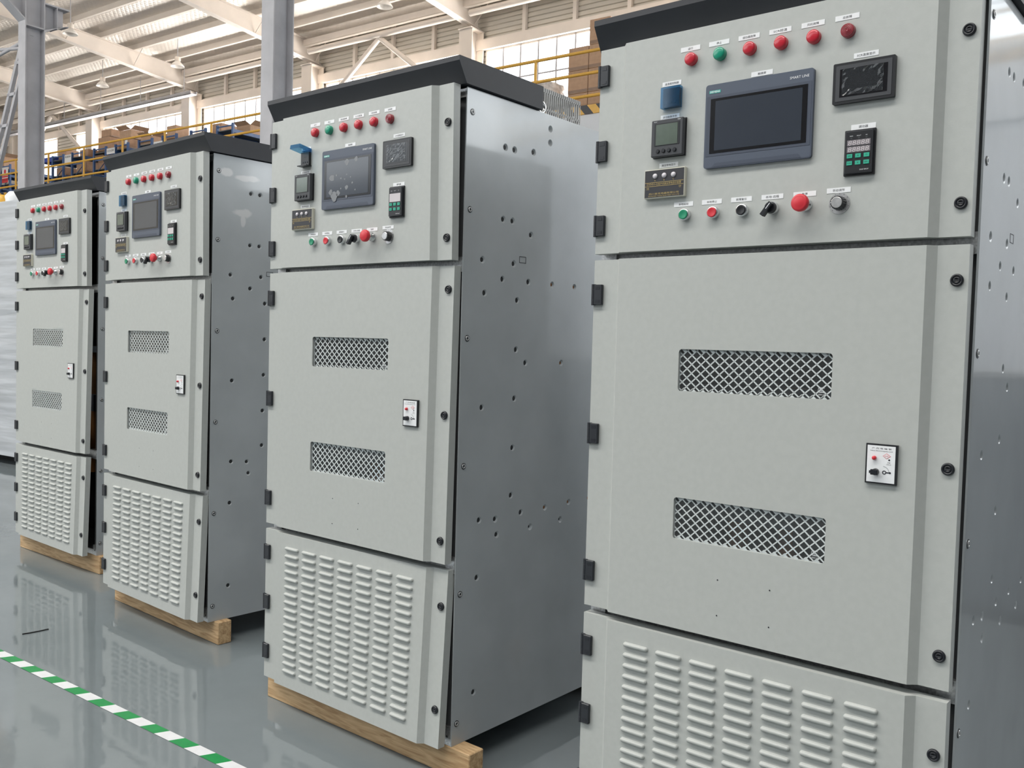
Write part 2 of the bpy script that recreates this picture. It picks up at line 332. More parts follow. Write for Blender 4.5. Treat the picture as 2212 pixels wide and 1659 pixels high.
# unseen walls on the camera's side, their openings shaped to steer the light
rw = MB(); ribbed(rw, 9, NW, 0, 2.4, SR, M_wdark, axis='n', sgn=-1); ribbed(rw, 9, NW, 9.6, 12.3, SR, M_wdark, axis='n', sgn=-1); ribbed(rw, -16, 9, 0, 12.3, SR, M_wdark, axis='n', sgn=-1); o = rw.obj('wall_right', mw=BM); o['kind'] = 'structure'
rw = MB(); ribbed(rw, WF, SR, 0, 12.3, -16, M_wdark, axis='s', sgn=1); o = rw.obj('wall_front', mw=BM); o['kind'] = 'structure'
yd = MB(); yd.box(-110, 12, -50, -16, -.25, -.02, mat('light_bounce_concrete', (.55, .54, .52), .8, noise=.1, nscale=1)); o = yd.obj('trim_2', mw=BM); o['kind'] = 'structure'; o['label'] = 'unseen concrete yard added to bounce light inside'  # unseen yard, added so its pale ground bounces light to the ceiling
fc = MB(); fc.box(-110, 10, -50, -49, 0, 17, mat('reflection_blocker_facade', (.10, .105, .115), .7, noise=.15, nscale=.3)); o = fc.obj('trim_3', mw=BM); o['kind'] = 'structure'; o['label'] = 'unseen grey facade added to darken reflections'  # unseen facade, added to keep low sky out of the reflections
fb = MB(); fb.box(SC[0], WF, -15.9, -15.8, 0, 1.55, M_wdark); o = fb.obj('trim_4', mw=BM); o['kind'] = 'structure'; o['label'] = 'unseen low barrier added to block yard glare'  # unseen barrier, added to hide the bright yard from pane reflections
# columns, rafters, tubes
cols_lbl = {0: 'cream steel column at the hall corner, behind the grey post on the left', 1: 'cream steel column above the second cabinet, between small and wide windows', 2: 'cream steel column in front of the windows, nearest left of the middle grey post',
            3: 'cream steel column just right of the middle grey post', 4: 'cream steel column above the tallest middle cabinet, left of the stacked cartons'}
raft_lbl = {0: 'cream roof rafter at the far end wall', 1: 'cream roof rafter nearest the left grey post, meeting the far column', 2: 'long cream roof rafter between the two grey posts',
            3: 'cream roof rafter passing behind the middle grey post', 4: 'cream roof rafter at top centre, right of the middle grey post'}
for i, s in enumerate(SC[:7]):
    c_ = MB(); c_.box(s-.22, s+.22, 19.0, 19.02, 0, 9.62, M_cream_st); c_.box(s-.22, s+.22, 19.48, 19.5, 0, 9.62, M_cream_st); c_.box(s-.008, s+.008, 19.02, 19.48, 0, 9.62, M_cream_st)
    c_.box(s-.22, s+.22, 18.95, 19.52, 9.6, 9.63, M_cream_st)
    o = c_.obj('steel_column', mw=BM); tag(o, cols_lbl.get(i, 'cream steel column by the wall behind the %s of the right cabinet' % ('left edge' if i == 5 else 'right edge')), 'column', 'cream columns along the window wall')
    r_ = MB(); zb = lambda n: 9.70+.1*(19.45-n) if n > 14 else 10.245+.063*(14-n)
    for (na, nb) in ((19.5, 14.), (14., 0.), (0., -12.)):
        for (ha, hb, w_) in ((0, .02, .11), (-1, -1, .008)):
            if ha == 0:
                r_.add([(s-w_, na, zb(na)), (s+w_, na, zb(na)), (s+w_, nb, zb(nb)), (s-w_, nb, zb(nb)), (s-w_, na, zb(na)+.02), (s+w_, na, zb(na)+.02), (s+w_, nb, zb(nb)+.02), (s-w_, nb, zb(nb)+.02)], [(0, 3, 2, 1), (4, 5, 6, 7), (0, 1, 5, 4), (1, 2, 6, 5), (2, 3, 7, 6), (3, 0, 4, 7)], M_cream_st)
                zt = ROOFZ
                r_.add([(s-w_, na, zt(na)-.02), (s+w_, na, zt(na)-.02), (s+w_, nb, zt(nb)-.02), (s-w_, nb, zt(nb)-.02), (s-w_, na, zt(na)), (s+w_, na, zt(na)), (s+w_, nb, zt(nb)), (s-w_, nb, zt(nb))], [(0, 3, 2, 1), (4, 5, 6, 7), (0, 1, 5, 4), (1, 2, 6, 5), (2, 3, 7, 6), (3, 0, 4, 7)], M_cream_st)
            else:
                r_.add([(s-w_, na, zb(na)), (s+w_, na, zb(na)), (s+w_, nb, zb(nb)), (s-w_, nb, zb(nb)), (s-w_, na, ROOFZ(na)), (s+w_, na, ROOFZ(na)), (s+w_, nb, ROOFZ(nb)), (s-w_, nb, ROOFZ(nb))], [(0, 3, 2, 1), (4, 5, 6, 7), (0, 1, 5, 4), (1, 2, 6, 5), (2, 3, 7, 6), (3, 0, 4, 7)], M_cream_st)
    o = r_.obj('roof_rafter', mw=BM); tag(o, raft_lbl.get(i, 'cream roof rafter over the %s cabinet' % ('nearest' if i == 5 else 'floor right of the nearest')), 'roof beam', 'cream rafters under the roof')
    nn = 19.32
    while nn > 6:
        f_ = MB()
        for sg in (-1, 1): f_.cyl((s+sg*.02, nn-.02, zb(min(nn, 19.4))+.03), (s+sg*.55, nn-.02, ROOFZ(nn)+.02), .016, M_cream_st, n=6)
        f_.obj('fly_brace', o); nn -= 2.23
pipe_lbl = ['left of the first column', 'between the first and second columns', 'left of the middle grey post', 'right of the middle grey post', 'above the stacked cartons']
for i in range(6):
    t_ = MB(); t_.cyl((SC[i]+.23, 18.88, 9.93), (SC[i+1]-.23, 18.88, 9.93), .085, M_cream_st, n=14)
    o = t_.obj('tie_tube', mw=BM); tag(o, 'cream horizontal steel tube under the eaves, %s' % (pipe_lbl[i] if i < 5 else 'behind the nearest cabinet'), 'tube', 'cream eave tubes')
    if i in (0, 3, 6):
        sm = (SC[i]+SC[i+1])/2+(.45 if i == 0 else 0)
        for sg in (-1, 1):
            v_ = MB(); v_.cyl((sm, 18.95, 9.87), (sm+sg*2.0, 18.95, 8.4), .07, M_cream_st, n=12); v_.obj('diagonal_tube', o)
# cable tray
t_ = MB(); t_.box(-39, -26.5, 18.5, 18.75, 9.30, 9.34, M_greyst); t_.box(-39, -26.5, 18.5, 18.52, 9.30, 9.42, M_greyst); t_.box(-39, -26.5, 18.73, 18.75, 9.30, 9.42, M_greyst)
o = t_.obj('cable_tray', mw=BM); tag(o, 'thin grey cable tray running below the eave tubes on the left', 'cable tray')
for s in (-37, -34.5, -32, -29.5, -27):
    h_ = MB(); h_.cyl((s, 18.6, 9.3), (s, 18.6, 10.3), .012, M_greyst, n=6); h_.obj('hanger_rod', o)
# ------------------------------------------------------------------ grey posts of the inner frame
def grey_column(s, label, top):
    n = 7.75; r = empty('grey_steel_column', BM @ Vector((s, n, 0)), BA); tag(r, label, 'column')
    c_ = MB(); hw = .115; d = .33
    c_.box(-hw, hw, 0, .016, 0, top, M_greyst); c_.box(-hw, hw, d-.016, d, 0, top, M_greyst); c_.box(-.006, .006, .016, d-.016, 0, top, M_greyst)
    c_.obj('column_shaft', r)
    b_ = MB(); b_.box(-.22, .22, -.1, d+.1, 0, .03, M_greyst); b_.obj('base_plate', r)
    return r, hw, d
for s, l, top in ((-15.72, 'grey steel column with a bracket on top, behind the leftmost cabinet', 8.5), (-9.51, 'grey steel column rising behind the third cabinet from the left', 8.5)):
    r, hw, d = grey_column(s, l, top)
    g_ = MB()
    g_.prism([(d, 6.43), (d+.33, 6.60), (d+.40, 6.60), (d+.40, 6.62), (d, 6.46)], 'x', -hw, hw, M_greyst)
    g_.box(-hw, hw, d, d+.42, 6.88, 6.905, M_greyst); g_.prism([(d, 6.44), (d+.36, 6.61), (d+.36, 6.89), (d, 6.89)], 'x', -.006, .006, M_greyst)
    g_.box(-hw, hw, d+.2, d+.212, 6.52, 6.88, M_greyst)
    g_.obj('crane_bracket', r)
    g_ = MB(); g_.box(-hw, hw, 0.016, d, 6.45, 6.47, M_greyst)
    g_.prism([(0, 6.55), (-.9, 7.3), (-6, 7.6), (-6, 8.05), (0, 8.05)], 'x', -.006, .006, M_greyst)
    g_.prism([(0, 6.53), (-.9, 7.28), (-6, 7.58), (-6, 7.60), (-.9, 7.30), (0, 6.56)], 'x', -hw, hw, M_greyst)
    g_.obj('haunched_beam', r)
    if s < -12:
        l_ = MB()
        for off in (0, .28):
            p0, p1 = Vector((-.02-off, .16, 6.35-off*.3)), Vector((-1.62-off, .16, 3.2-off*.3))
            a = (p1-p0).normalized(); sd = Vector((a.z, 0, -a.x))*.035
            l_.add([p0-sd+Vector((0, -.03, 0)), p0+sd+Vector((0, -.03, 0)), p1+sd+Vector((0, -.03, 0)), p1-sd+Vector((0, -.03, 0)), p0-sd+Vector((0, .03, 0)), p0+sd+Vector((0, .03, 0)), p1+sd+Vector((0, .03, 0)), p1-sd+Vector((0, .03, 0))], [(0, 3, 2, 1), (4, 5, 6, 7), (0, 1, 5, 4), (1, 2, 6, 5), (2, 3, 7, 6), (3, 0, 4, 7)], M_greyst)
        for k in range(6):
            t = .12+k*.16; x = -.02-1.6*t; z = 6.35-3.15*t; l_.box(x-.3, x, .13, .19, z-.05, z+.0, M_greyst)
        l_.obj('lattice_brace', r)
        l_ = MB(); l_.cyl((-.1, .16, 6.3), (-6.1, .16, 5.6), .03, M_greyst, n=8); l_.cyl((-.1, .16, 6.15), (-6.1, .16, 6.9), .03, M_greyst, n=8); l_.obj('cross_rod', r)
# ------------------------------------------------------------------ mezzanine
ZM = 5.32
mz = MB(); mz.box(SC[0], SR, 13.55, NW, ZM-.12, ZM, M_shelf); mz.box(SC[0], SR, 13.45, 13.56, ZM-.75, ZM, M_slab)
o = mz.obj('trim_1', mw=BM); o['kind'] = 'structure'; o['label'] = 'mezzanine deck with white fascia'
for i, s in enumerate((-33, -27, -21, -15, -9, -3, 3)):
    c_ = MB(); c_.box(s-.12, s+.12, 14.4, 14.64, 0, ZM-.12, M_cream_st); c_.obj('mezzanine_leg', o)
pw = MB(); pw.box(-1.5, SR-.1, 13.58, 13.64, 0, ZM-.76, M_slab); pw.obj('bright_reflection_panel', o)  # unseen white panel added as a bright reflection for the nearest cabinet's side
tb = MB(); s = SC[0]; pk = 0
for m_, ph in ((M_yel, 0), (M_blk, 1)):
    s = SC[0]+.17*ph
    while s < SR-.6:
        tb.add([(s, 13.43, ZM+.15), (s+.17, 13.43, ZM+.15), (s+.17+.13, 13.43, ZM), (s+.13, 13.43, ZM)], [(0, 1, 2, 3)], m_)
        tb.add([(s, 13.44, ZM+.15), (s+.17, 13.44, ZM+.15), (s+.17+.13, 13.44, ZM), (s+.13, 13.44, ZM)], [(0, 1, 2, 3)], m_); s += .34
rail = empty('guard_rail', BM @ Vector((0, 13.5, ZM)), BA); tag(rail, 'yellow tubular guard rail along the edge of the mezzanine', 'railing')
for z in (6.39, 6.02, 5.64):
    q = MB(); q.cyl((SC[0], 0, z-ZM), (SR, 0, z-ZM), .027, M_yel, n=12); q.obj('rail', rail)
s = -38.7
while s < SR:
    q = MB(); q.cyl((s, 0, 0), (s, 0, 6.39-ZM), .027, M_yel, n=10); q.obj('rail_post', rail); s += 1.835
to = tb.obj('toe_board', rail); to.matrix_parent_inverse = rail.matrix_basis.inverted() @ BM; to['label'] = 'yellow and black striped toe board'
# racks on the mezzanine: frames .6 wide across s, running back towards the wall
LV = (5.5, 6.02, 6.48)
def rack(s0, label, n0=14.4, n1=18.6, wd=.6):
    r = empty('storage_rack', BM @ Vector((s0, n0, ZM)), BA); tag(r, label, 'rack', 'blue storage racks on the mezzanine')
    L = n1-n0
    for k in range(3):
        fr = MB(); y = L*k/2
        for x in (0, wd): fr.box(x-.03, x+.03, y-.025, y+.025, 0, 6.62-ZM, M_rackb)
        for z in (.45, .95, 1.25): fr.box(0, wd, y-.01, y+.01, z-.015, z+.015, M_rackb)
        fr.cyl((0, y, .5), (wd, y, .9), .012, M_rackb, n=6); fr.obj('rack_frame', r)
    for z in LV:
        sh = MB()
        for x in (0, wd): sh.box(x-.022, x+.022, 0, L, z-ZM-.09, z-ZM-.005, M_rackb)
        sh.box(0, wd, 0, L, z-ZM-.02, z-ZM, M_shelf); sh.obj('shelf', r)
    return r
S0 = (-30.5, -26.25, -24.0, -21.8, -19.5)
side_names = ('left of the left grey post', 'just right of the left grey post', 'over the leftmost cabinet canopy', 'over the left part of the second canopy', 'over the right end of the second canopy')
for s0, nm in zip(S0, side_names):
    rack(s0, 'blue storage rack, right one of the pair %s' % nm)
    rack(s0-1.08, 'blue storage rack, left one of the pair %s' % nm)
def sign(s, z, w_, h, txt, label, red=False):
    q = MB(); q.box(-w_/2, w_/2, 0, .004, 0, h, M_white)
    o = q.obj('rack_sign', loc=BM @ Vector((s, 14.34, z)), rotz=BA); tag(o, label, 'sign')
    t = MB()
    if red:
        t.box(-w_/2, w_/2, -.002, 0, 0, h*.28, M_sred); t.box(-w_/2, w_/2, -.002, 0, h*.34, h*.45, M_sred)
        t.lathe((0, 0, h*.72), 'y-', [(h*.11, .001), (h*.14, .002)], M_sred, n=20); t.obj('red_print', o)
    else:
        addtext(t, txt, h*.18 if h > .2 else h*.35, M_print, 0, -.002, h*.80 if h > .2 else h*.55, w_*.8); t.obj('lettering', o)
sign(-26.38, 6.27, .36, .29, 'A2 B3 B4', 'white row sign on the blue rack just right of the left grey post')
sign(-24.15, 6.37, .40, .16, 'A10-62R8', 'white row sign with black characters above the leftmost cabinet canopy')
sign(-21.92, 6.33, .40, .15, 'A12 R8', 'white row sign above the second cabinet canopy, partly hidden by it')
sign(-30.10, 6.05, .38, .48, '', 'red and white warning sign hanging on the rack at the left picture edge', True)
def carton(name, s, n, z, w_, d, h, label, m=M_card, flaps=False, rot=0., group='cardboard boxes on the racks', open_=False, tape=True):
    r = empty(name, BM @ Vector((s, n, z)), BA+rot); tag(r, label, 'box', group)
    q = MB()
    if open_:
        t = .008
        q.box(0, w_, 0, t, 0, h, m); q.box(0, w_, d-t, d, 0, h, m); q.box(0, t, t, d-t, 0, h, m); q.box(w_-t, w_, t, d-t, 0, h, m); q.box(t, w_-t, t, d-t, 0, t, M_cardd)
    else: q.box(0, w_, 0, d, 0, h, m, bev=.006)
    q.obj('carton_body', r)
    if tape and not open_:
        q = MB(); q.box(.006, w_-.006, -.001, .0, h*.03, h*.16, M_tapeb); q.box(w_, w_+.001, .006, d-.006, h*.03, h*.16, M_tapeb); q.box(w_*.45, w_*.55, .006, d-.006, h, h+.001, M_tapeb); q.obj('packing_tape', r)
    if flaps or open_:
        q = MB(); a = .14
        q.add([(0, 0, h), (w_, 0, h), (w_*.95, -a, h+a*.55), (w_*.05, -a, h+a*.55)], [(0, 1, 2, 3)], M_card2)
        q.add([(w_, 0, h), (w_, d, h), (w_+a, d*.95, h+a*.7), (w_+a, d*.05, h+a*.7)], [(0, 1, 2, 3)], M_card2)
        q.obj('open_flap', r)
    return r
CL = [('L1', -25.05, 14.5, 6.48, .56, .5, .44, 'large brown carton topped by an open box, left of the wide windows', M_card, False, False),
      ('L1b', -24.98, 14.55, 6.925, .5, .45, .22, 'brown carton stacked highest, touching the window head on the left', M_card, False, False),
      ('L2', -23.98, 14.5, 6.76, .55, .5, .24, 'carton with torn white tape on top, right beside the highest stack', M_card2, True, False),
      ('L4', -23.95, 14.45, 6.48, .52, .5, .27, 'carton with a small white label above the leftmost cabinet canopy', M_card, False, False),
      ('L3', -23.5, 15.3, 6.48, .5, .5, .5, 'brown carton set back behind the stack with the white label', M_card2, False, False),
      ('L5', -22.86, 14.45, 6.48, .50, .45, .22, 'opened carton beside the dark gap, left of the white row sign', M_card2, False, True),
      ('L6', -21.78, 14.5, 6.48, .40, .4, .40, 'tall carton with a crumpled top standing beside a yellow post', M_card2, False, False),
      ('L7', -21.3, 15.0, 6.48, .34, .4, .22, 'slumped brown carton right of the tall crumpled one', M_card, False, False),
      ('L8', -21.4, 16.3, 6.48, .5, .5, .2, 'low pale carton in front of the bright windows', M_card2, False, False),
      ('R1', -20.5, 14.9, 6.48, .47, .5, .38, 'carton with white stickers right of the window column', M_card, False, False),
      ('R2', -19.46, 14.95, 6.48, .52, .6, .22, 'wide open carton just left of the middle grey post', M_card2, False, True),
      ('a', -27.2, 14.5, 6.48, .42, .4, .32, 'dark brown carton at the foot of the left window, rack top', M_card, False, False),
      ('b0', -26.2, 14.6, 6.48, .45, .5, .24, 'small brown carton right of the left row sign', M_card, False, False),
      ('b', -25.66, 14.9, 6.48, .36, .5, .33, 'carton leaning behind the yellow rail above the leftmost cabinet', M_card2, False, False),
      ('c', -26.2, 14.5, 6.02, .55, .5, .33, 'carton with a white label on the middle shelf above the leftmost cabinet', M_card2, False, False),
      ('c2', -25.05, 14.5, 6.02, .50, .5, .30, 'open dark carton on the middle shelf, right of the labelled one', M_card, False, True),
      ('d', -27.3, 14.5, 6.02, .50, .5, .25, 'carton on the middle shelf right beside the left grey post', M_card, False, False),
      ('e', -30.9, 14.5, 6.48, .40, .4, .45, 'pale carton on the rack left of the left grey post', M_card2, True, False),
      ('f', -26.2, 14.5, 5.50, .5, .5, .35, 'brown carton on the bottom shelf above the leftmost cabinet', M_card, False, False)]
for (k, s, n, z, w_, d, h, l, m, fl, op) in CL:
    r = carton('cardboard_box', s, n, z, w_, d, h, l, m, fl, open_=op)
    if k in ('L4', 'c', 'R1'):
        q = MB(); q.box(w_*.62, w_*.85, -.003, -.001, h*.45, h*.85, M_white); q.obj('white_sticker', r)
for i, (s, z) in enumerate(((-28.1, 6.48), (-27.65, 6.48))):
    q = MB(); q.box(0, .40, 0, .5, 0, .02, M_blue); q.box(0, .40, 0, .02, 0, .14, M_blue); q.box(0, .40, .48, .5, 0, .14, M_blue); q.box(0, .02, 0, .5, 0, .14, M_blue); q.box(.38, .40, 0, .5, 0, .14, M_blue); q.box(-.012, .412, -.012, .512, .12, .14, M_blue)
    o = q.obj('storage_bin', loc=BM @ Vector((s, 14.45, z)), rotz=BA); tag(o, 'blue plastic storage bin, %s one beside the left grey post' % ('left' if i == 0 else 'right'), 'bin', 'blue bins on the rack')
# large cartons right of centre
for c in range(3):
    for r_ in range(4):
        col = ('left', 'middle', 'right')[c]; row = ('bottom', 'second from the bottom', 'third from the bottom', 'top')[r_]
        carton('tall_carton', -9.62+c*.45, 15.0, ZM+r_*.435, .44, .6, .43, 'large brown carton, %s column of the big stack, %s' % (col, row), M_card2, group='big carton stack near the right cabinet')
carton('tall_carton', -9.17, 15.0, ZM+4*.435, .44, .6, .46, 'single brown carton crowning the big stack beside the right cabinet canopy', M_card2, group='big carton stack near the right cabinet')
def lumpy(name, s, n, z, a, b, h, m, label, cat, seed=1, seg=14):
    random.seed(seed); q = MB(); vs_ = []; fs = []
    rows = 6
    for j in range(rows+1):
        t = j/rows; sc = 1-.35*max(0, t-.6)**1.2*2.5
        for i in range(seg):
            th = 2*math.pi*i/seg; x, y = math.cos(th), math.sin(th); e = max(abs(x), abs(y)); k = (1/e)**.7*sc*(1+random.uniform(-.05, .05))
            vs_.append((x*k*a, y*k*b, h*t*(1+random.uniform(-.03, .03))))
    for j in range(rows):
        for i in range(seg): fs.append((j*seg+i, j*seg+(i+1) % seg, (j+1)*seg+(i+1) % seg, (j+1)*seg+i))
    fs.append([rows*seg+i for i in range(seg)])
    q.add(vs_, fs, m, True); o = q.obj(name, loc=BM @ Vector((s, n, z)), rotz=BA); tag(o, label, cat); return o
lumpy('wrapped_bundle', -11.3, 15.3, ZM, .50, .4, 1.42, M_wraps, 'bundle in crumpled clear wrap behind the third cabinet canopy, left part', 'bundle', 3)
lumpy('wrapped_bundle', -10.22, 15.2, ZM, .40, .4, 1.15, M_wraps, 'lower crumpled wrapped bundle beside the stacked cartons', 'bundle', 5)
# ------------------------------------------------------------------ high bay lamps
lamps = [(-25.59, 17.39, 10.52, .62, 'high bay lamp over the windows, left of the middle grey post'), (-29.86, 17.42, 10.52, .62, 'small high bay lamp farthest away, between the two grey posts'),
         (-25.94, 14.15, 10.85, .82, 'high bay lamp nearest the left grey post, hanging on a long cord'), (-16.4, 17.0, 10.6, .72, 'high bay lamp at the top edge, right of the middle grey post'), (-21.3, 10.9, 10.9, .82, 'high bay lamp cut by the top edge, between the grey posts')]
for s, n, z, dr, l in lamps:
    r = empty('high_bay_lamp', BM @ Vector((s, n, z-dr-.15)), BA); tag(r, l, 'lamp', 'high bay lamps')
    q = MB(); q.lathe((0, 0, 0), 'z', [(.20, 0), (.205, .015), (.17, .07), (.10, .14), (.08, .16)], M_shade, n=28); q.obj('lamp_shade', r)
    q = MB(); q.lathe((0, 0, .16), 'z', [(.09, 0), (.09, .12), (.07, .14), (.03, .15)], M_cream_st, n=20); q.obj('lamp_housing', r)
    q = MB(); q.cyl((0, 0, .32), (0, 0, ROOFZ(n)+.2-(z-dr-.15)), .013, M_greyst, n=6); q.obj('lamp_cord', r)
# ------------------------------------------------------------------ wrapped unit on the far left
wr = empty('wrapped_crate', BM @ Vector((-10.6, 4.72, 0)), BA); tag(wr, 'tall crate in white stretch wrap standing left of the leftmost cabinet', 'crate')
q = MB(); nseg = 26; vs_ = []; fs = []
random.seed(11)
W2, D2 = 1.35, 1.6
for j in range(nseg+1):
    z = .10+2.64*j/nseg; a_ = 1. if z < 1.9 else .25; k = 1+(.0035*math.sin(j*2.1)+random.uniform(-.003, .003))*a_
    for (x, y) in ((-W2*k, -.02*k), (W2*k*.2, -.02-.008*math.sin(j*1.3)*a_), (W2*k, 0), (W2*k, D2), (-W2*k, D2)): vs_.append((x, y, z))
for j in range(nseg):
    for i in range(5): fs.append((j*5+i, j*5+(i+1) % 5, (j+1)*5+(i+1) % 5, (j+1)*5+i))
fs.append([nseg*5+i for i in range(5)]); fs.append([4, 3, 2, 1, 0]); q.add(vs_, fs, M_wrap, False); q.obj('stretch_wrap', wr)
q = MB(); q.box(-1.3, 1.3, .25, .35, 0, .10, M_inner); q.box(-1.3, 1.3, 1.3, 1.4, 0, .10, M_inner); q.obj('pallet_skid', wr)  # skids coloured near-black for the shadow gap under the crate
# white sacks on it
lumpy('white_sack', -10.04, 4.90, 2.745, .085, .10, .125, M_white, 'white sack lying on top of the wrapped crate', 'sack', 9, 12)
lumpy('orange_roll', -10.27, 4.90, 2.745, .045, .08, .11, M_yel, 'orange roll on the wrapped crate at the picture edge', 'roll', 10, 12)
q = MB(); q.box(-.7, .7, 0, .9, .08, 1.30, M_rack2, bev=.01); q.box(-.72, .72, -.02, .92, 1.30, 1.33, M_galv); q.box(-.65, .65, .05, .85, 0, .08, M_black)
for x in (-.34, .34): q.box(x-.31, x+.31, -.015, 0, .12, 1.26, M_rack2, bev=.003); q.box(x+.2 if x < 0 else x-.22, x+.22 if x < 0 else x-.2, -.03, -.015, .6, .8, M_chrome)
o = q.obj('steel_cupboard', loc=(1.75, 3.3, 0), rotz=BA); tag(o, 'low blue-grey steel cupboard mirrored in the side of the nearest cabinet', 'cupboard')
# ------------------------------------------------------------------ floor tape and strip
TN = lambda s: 1.934-.027*(s+4.11)
tp = MB(); s = -4.11-.0905*60; k = 0
while s < 3:
    a, b = s, s+.0905; e = .012
    tp.add([(a-e, TN(a)-.024, .0015), (b-e, TN(b)-.024, .0015), (b+e, TN(b)+.024, .0015), (a+e, TN(a)+.024, .0015)], [(0, 1, 2, 3)], M_tw if k % 2 == 0 else M_tg)
    s += .0905; k += 1
o = tp.obj('floor_tape', mw=BM); tag(o, 'green and white striped marking tape crossing the grey floor', 'tape')
q = MB(); pts = [(-4.27, 2.119), (-4.262, 2.150), (-4.256, 2.185), (-4.253, 2.233)]
for a, b in zip(pts[:-1], pts[1:]): q.cyl((a[0], a[1], .003), (b[0], b[1], .003), .0028, M_black, n=6)
o = q.obj('cable_tie', mw=BM); tag(o, 'thin black strip lying on the floor before the left cabinets', 'strip')
# ------------------------------------------------------------------ cabinets
ZB = .322
UE = [-.015, .060, .075, .848, .866, .929]; WE = [.017, .017, 0., 0., .017, .017]
DV = [(1.249, 1.797), (.281, 1.232), (-.315, .259)]
SIDE = [(.088, 1.721), (.087, 1.414), (.089, 1.004), (.087, .592), (.085, .175), (.084, -.251)]
DIMP = [(.253, 1.403), (.302, 1.403), (.403, 1.367), (.154, 1.261), (.314, 1.261), (.254, 1.640), (.302, 1.640), (.404, 1.650), (.495, 1.747), (.496, 1.699), (.252, .399), (.443, .347), (.621, .350), (.262, .345), (.85, 1.747), (.9, 1.64)]
RIV = [(.257, 1.205), (.395, 1.205), (.531, 1.205), (.666, 1.205), (.168, 1.154), (.337, 1.139), (.338, .971), (.391, .926), (.598, .926), (.336, .804), (.169, .779), (.333, .635), (.332, .471), (.170, .406), (.388, .405), (.526, .406), (.670, .409), (.166, .215), (.164, -.169), (.80, 1.205), (.8, .409)]
MC = {}
def cached(key, fn):
    if key not in MC: MC[key] = fn()
    return MC[key]
def side_panel(m):
    D = 1.25; bm = bmesh.new(); edges = []
    def loop(pts):
        vs_ = [bm.verts.new(p) for p in pts]; es = [bm.edges.new((vs_[i], vs_[(i+1) % len(vs_)])) for i in range(len(vs_))]; edges.extend(es); return vs_
    x = .938; loop([(x, .062, 0), (x, D, 0), (x, D, 1.795+ZB), (x, .062, 1.795+ZB)])
    allh = [(w_, v, .0125, .0045, .0075, 0) for w_, v in DIMP]+[(w_, v, .0115, .0060, .006, 1) for w_, v in RIV]
    rings = []
    for (w_, v, r, r2, dp, kd) in allh:
        n = 16; ring = loop([(x, w_+r*math.cos(2*math.pi*i/n), v+ZB+r*math.sin(2*math.pi*i/n)) for i in range(n)]); rings.append((ring, w_, v, r2, dp, kd))
    bmesh.ops.triangle_fill(bm, edges=edges, use_beauty=True)
    for f in bm.faces: f.material_index = 0
    for ring, w_, v, r2, dp, kd in rings:
        n = 16; r1 = r2*1.5
        mid = [bm.verts.new((x-dp*.8, w_+r1*math.cos(2*math.pi*i/n), v+ZB+r1*math.sin(2*math.pi*i/n))) for i in range(n)]
        inn = [bm.verts.new((x-dp, w_+r2*math.cos(2*math.pi*i/n), v+ZB+r2*math.sin(2*math.pi*i/n))) for i in range(n)]
        for i in range(n):
            f = bm.faces.new((ring[i], ring[(i+1) % n], mid[(i+1) % n], mid[i])); f.smooth = True
            f = bm.faces.new((mid[i], mid[(i+1) % n], inn[(i+1) % n], inn[i])); f.smooth = True
        f = bm.faces.new(inn); f.material_index = 1 if kd == 0 else 2
    me = bpy.data.meshes.new('side_panel'); bmesh.ops.recalc_face_normals(bm, faces=bm.faces)
    # make sure outward (+x)
    big = max(bm.faces, key=lambda f: f.calc_area())
    if big.normal.x < 0: bmesh.ops.reverse_faces(bm, faces=bm.faces)
    bm.to_mesh(me); bm.free(); me.materials.append(m); me.materials.append(M_black); me.materials.append(M_rust)
    return me
def vent_mesh():
    # diagonal wire lattice, clipped to the opening
    x0, x1, z0, z1 = 0, .394, 0, .106; q = MB(); wd = .0015; p = .0257; pz = .0228; sl = pz/p; ln = math.hypot(1, sl)
    for sg in (1, -1):
        for k in range(-6, 22):
            xc = (k+.3)*p; pts = []
            for xx in (x0, x1):
                zz = sg*sl*(xx-xc)
                if z0 <= zz <= z1: pts.append((xx, zz))
            for zz in (z0, z1):
                xx = xc+sg*zz/sl
                if x0 <= xx <= x1: pts.append((xx, zz))
            pts = sorted(set((round(a_, 5), round(b_, 5)) for a_, b_ in pts))
            if len(pts) >= 2:
                (xa, za), (xb, zb_) = pts[0], pts[-1]; nx, nz = -sg*sl/ln*wd, wd/ln
                q.prism([(xa+nx, za+nz), (xa-nx, za-nz), (xb-nx, zb_-nz), (xb+nx, zb_+nz)], 'y', 0, .0016, M_mesh)
    # solid saw-tooth lip along the top and bottom
    x = p/2
    while x < x1-.01:
        q.prism([(x-.0105, z0-.001), (x+.0105, z0-.001), (x, z0+.0085)], 'y', .0, .002, M_mesh)
        q.prism([(x-.0105+p/2*0, z1+.001), (x+.0105, z1+.001), (x, z1-.0085)], 'y', .0, .002, M_mesh); x += p
    q.box(x0-.02, x1+.02, .002, .004, z0-.02, z0, M_mesh); q.box(x0-.02, x1+.02, .002, .004, z1, z1+.02, M_mesh)
    q.box(x0-.02, x0, .002, .004, z0, z1, M_mesh); q.box(x1, x1+.02, .002, .004, z0, z1, M_mesh)
    return q.mesh('vent_lattice')
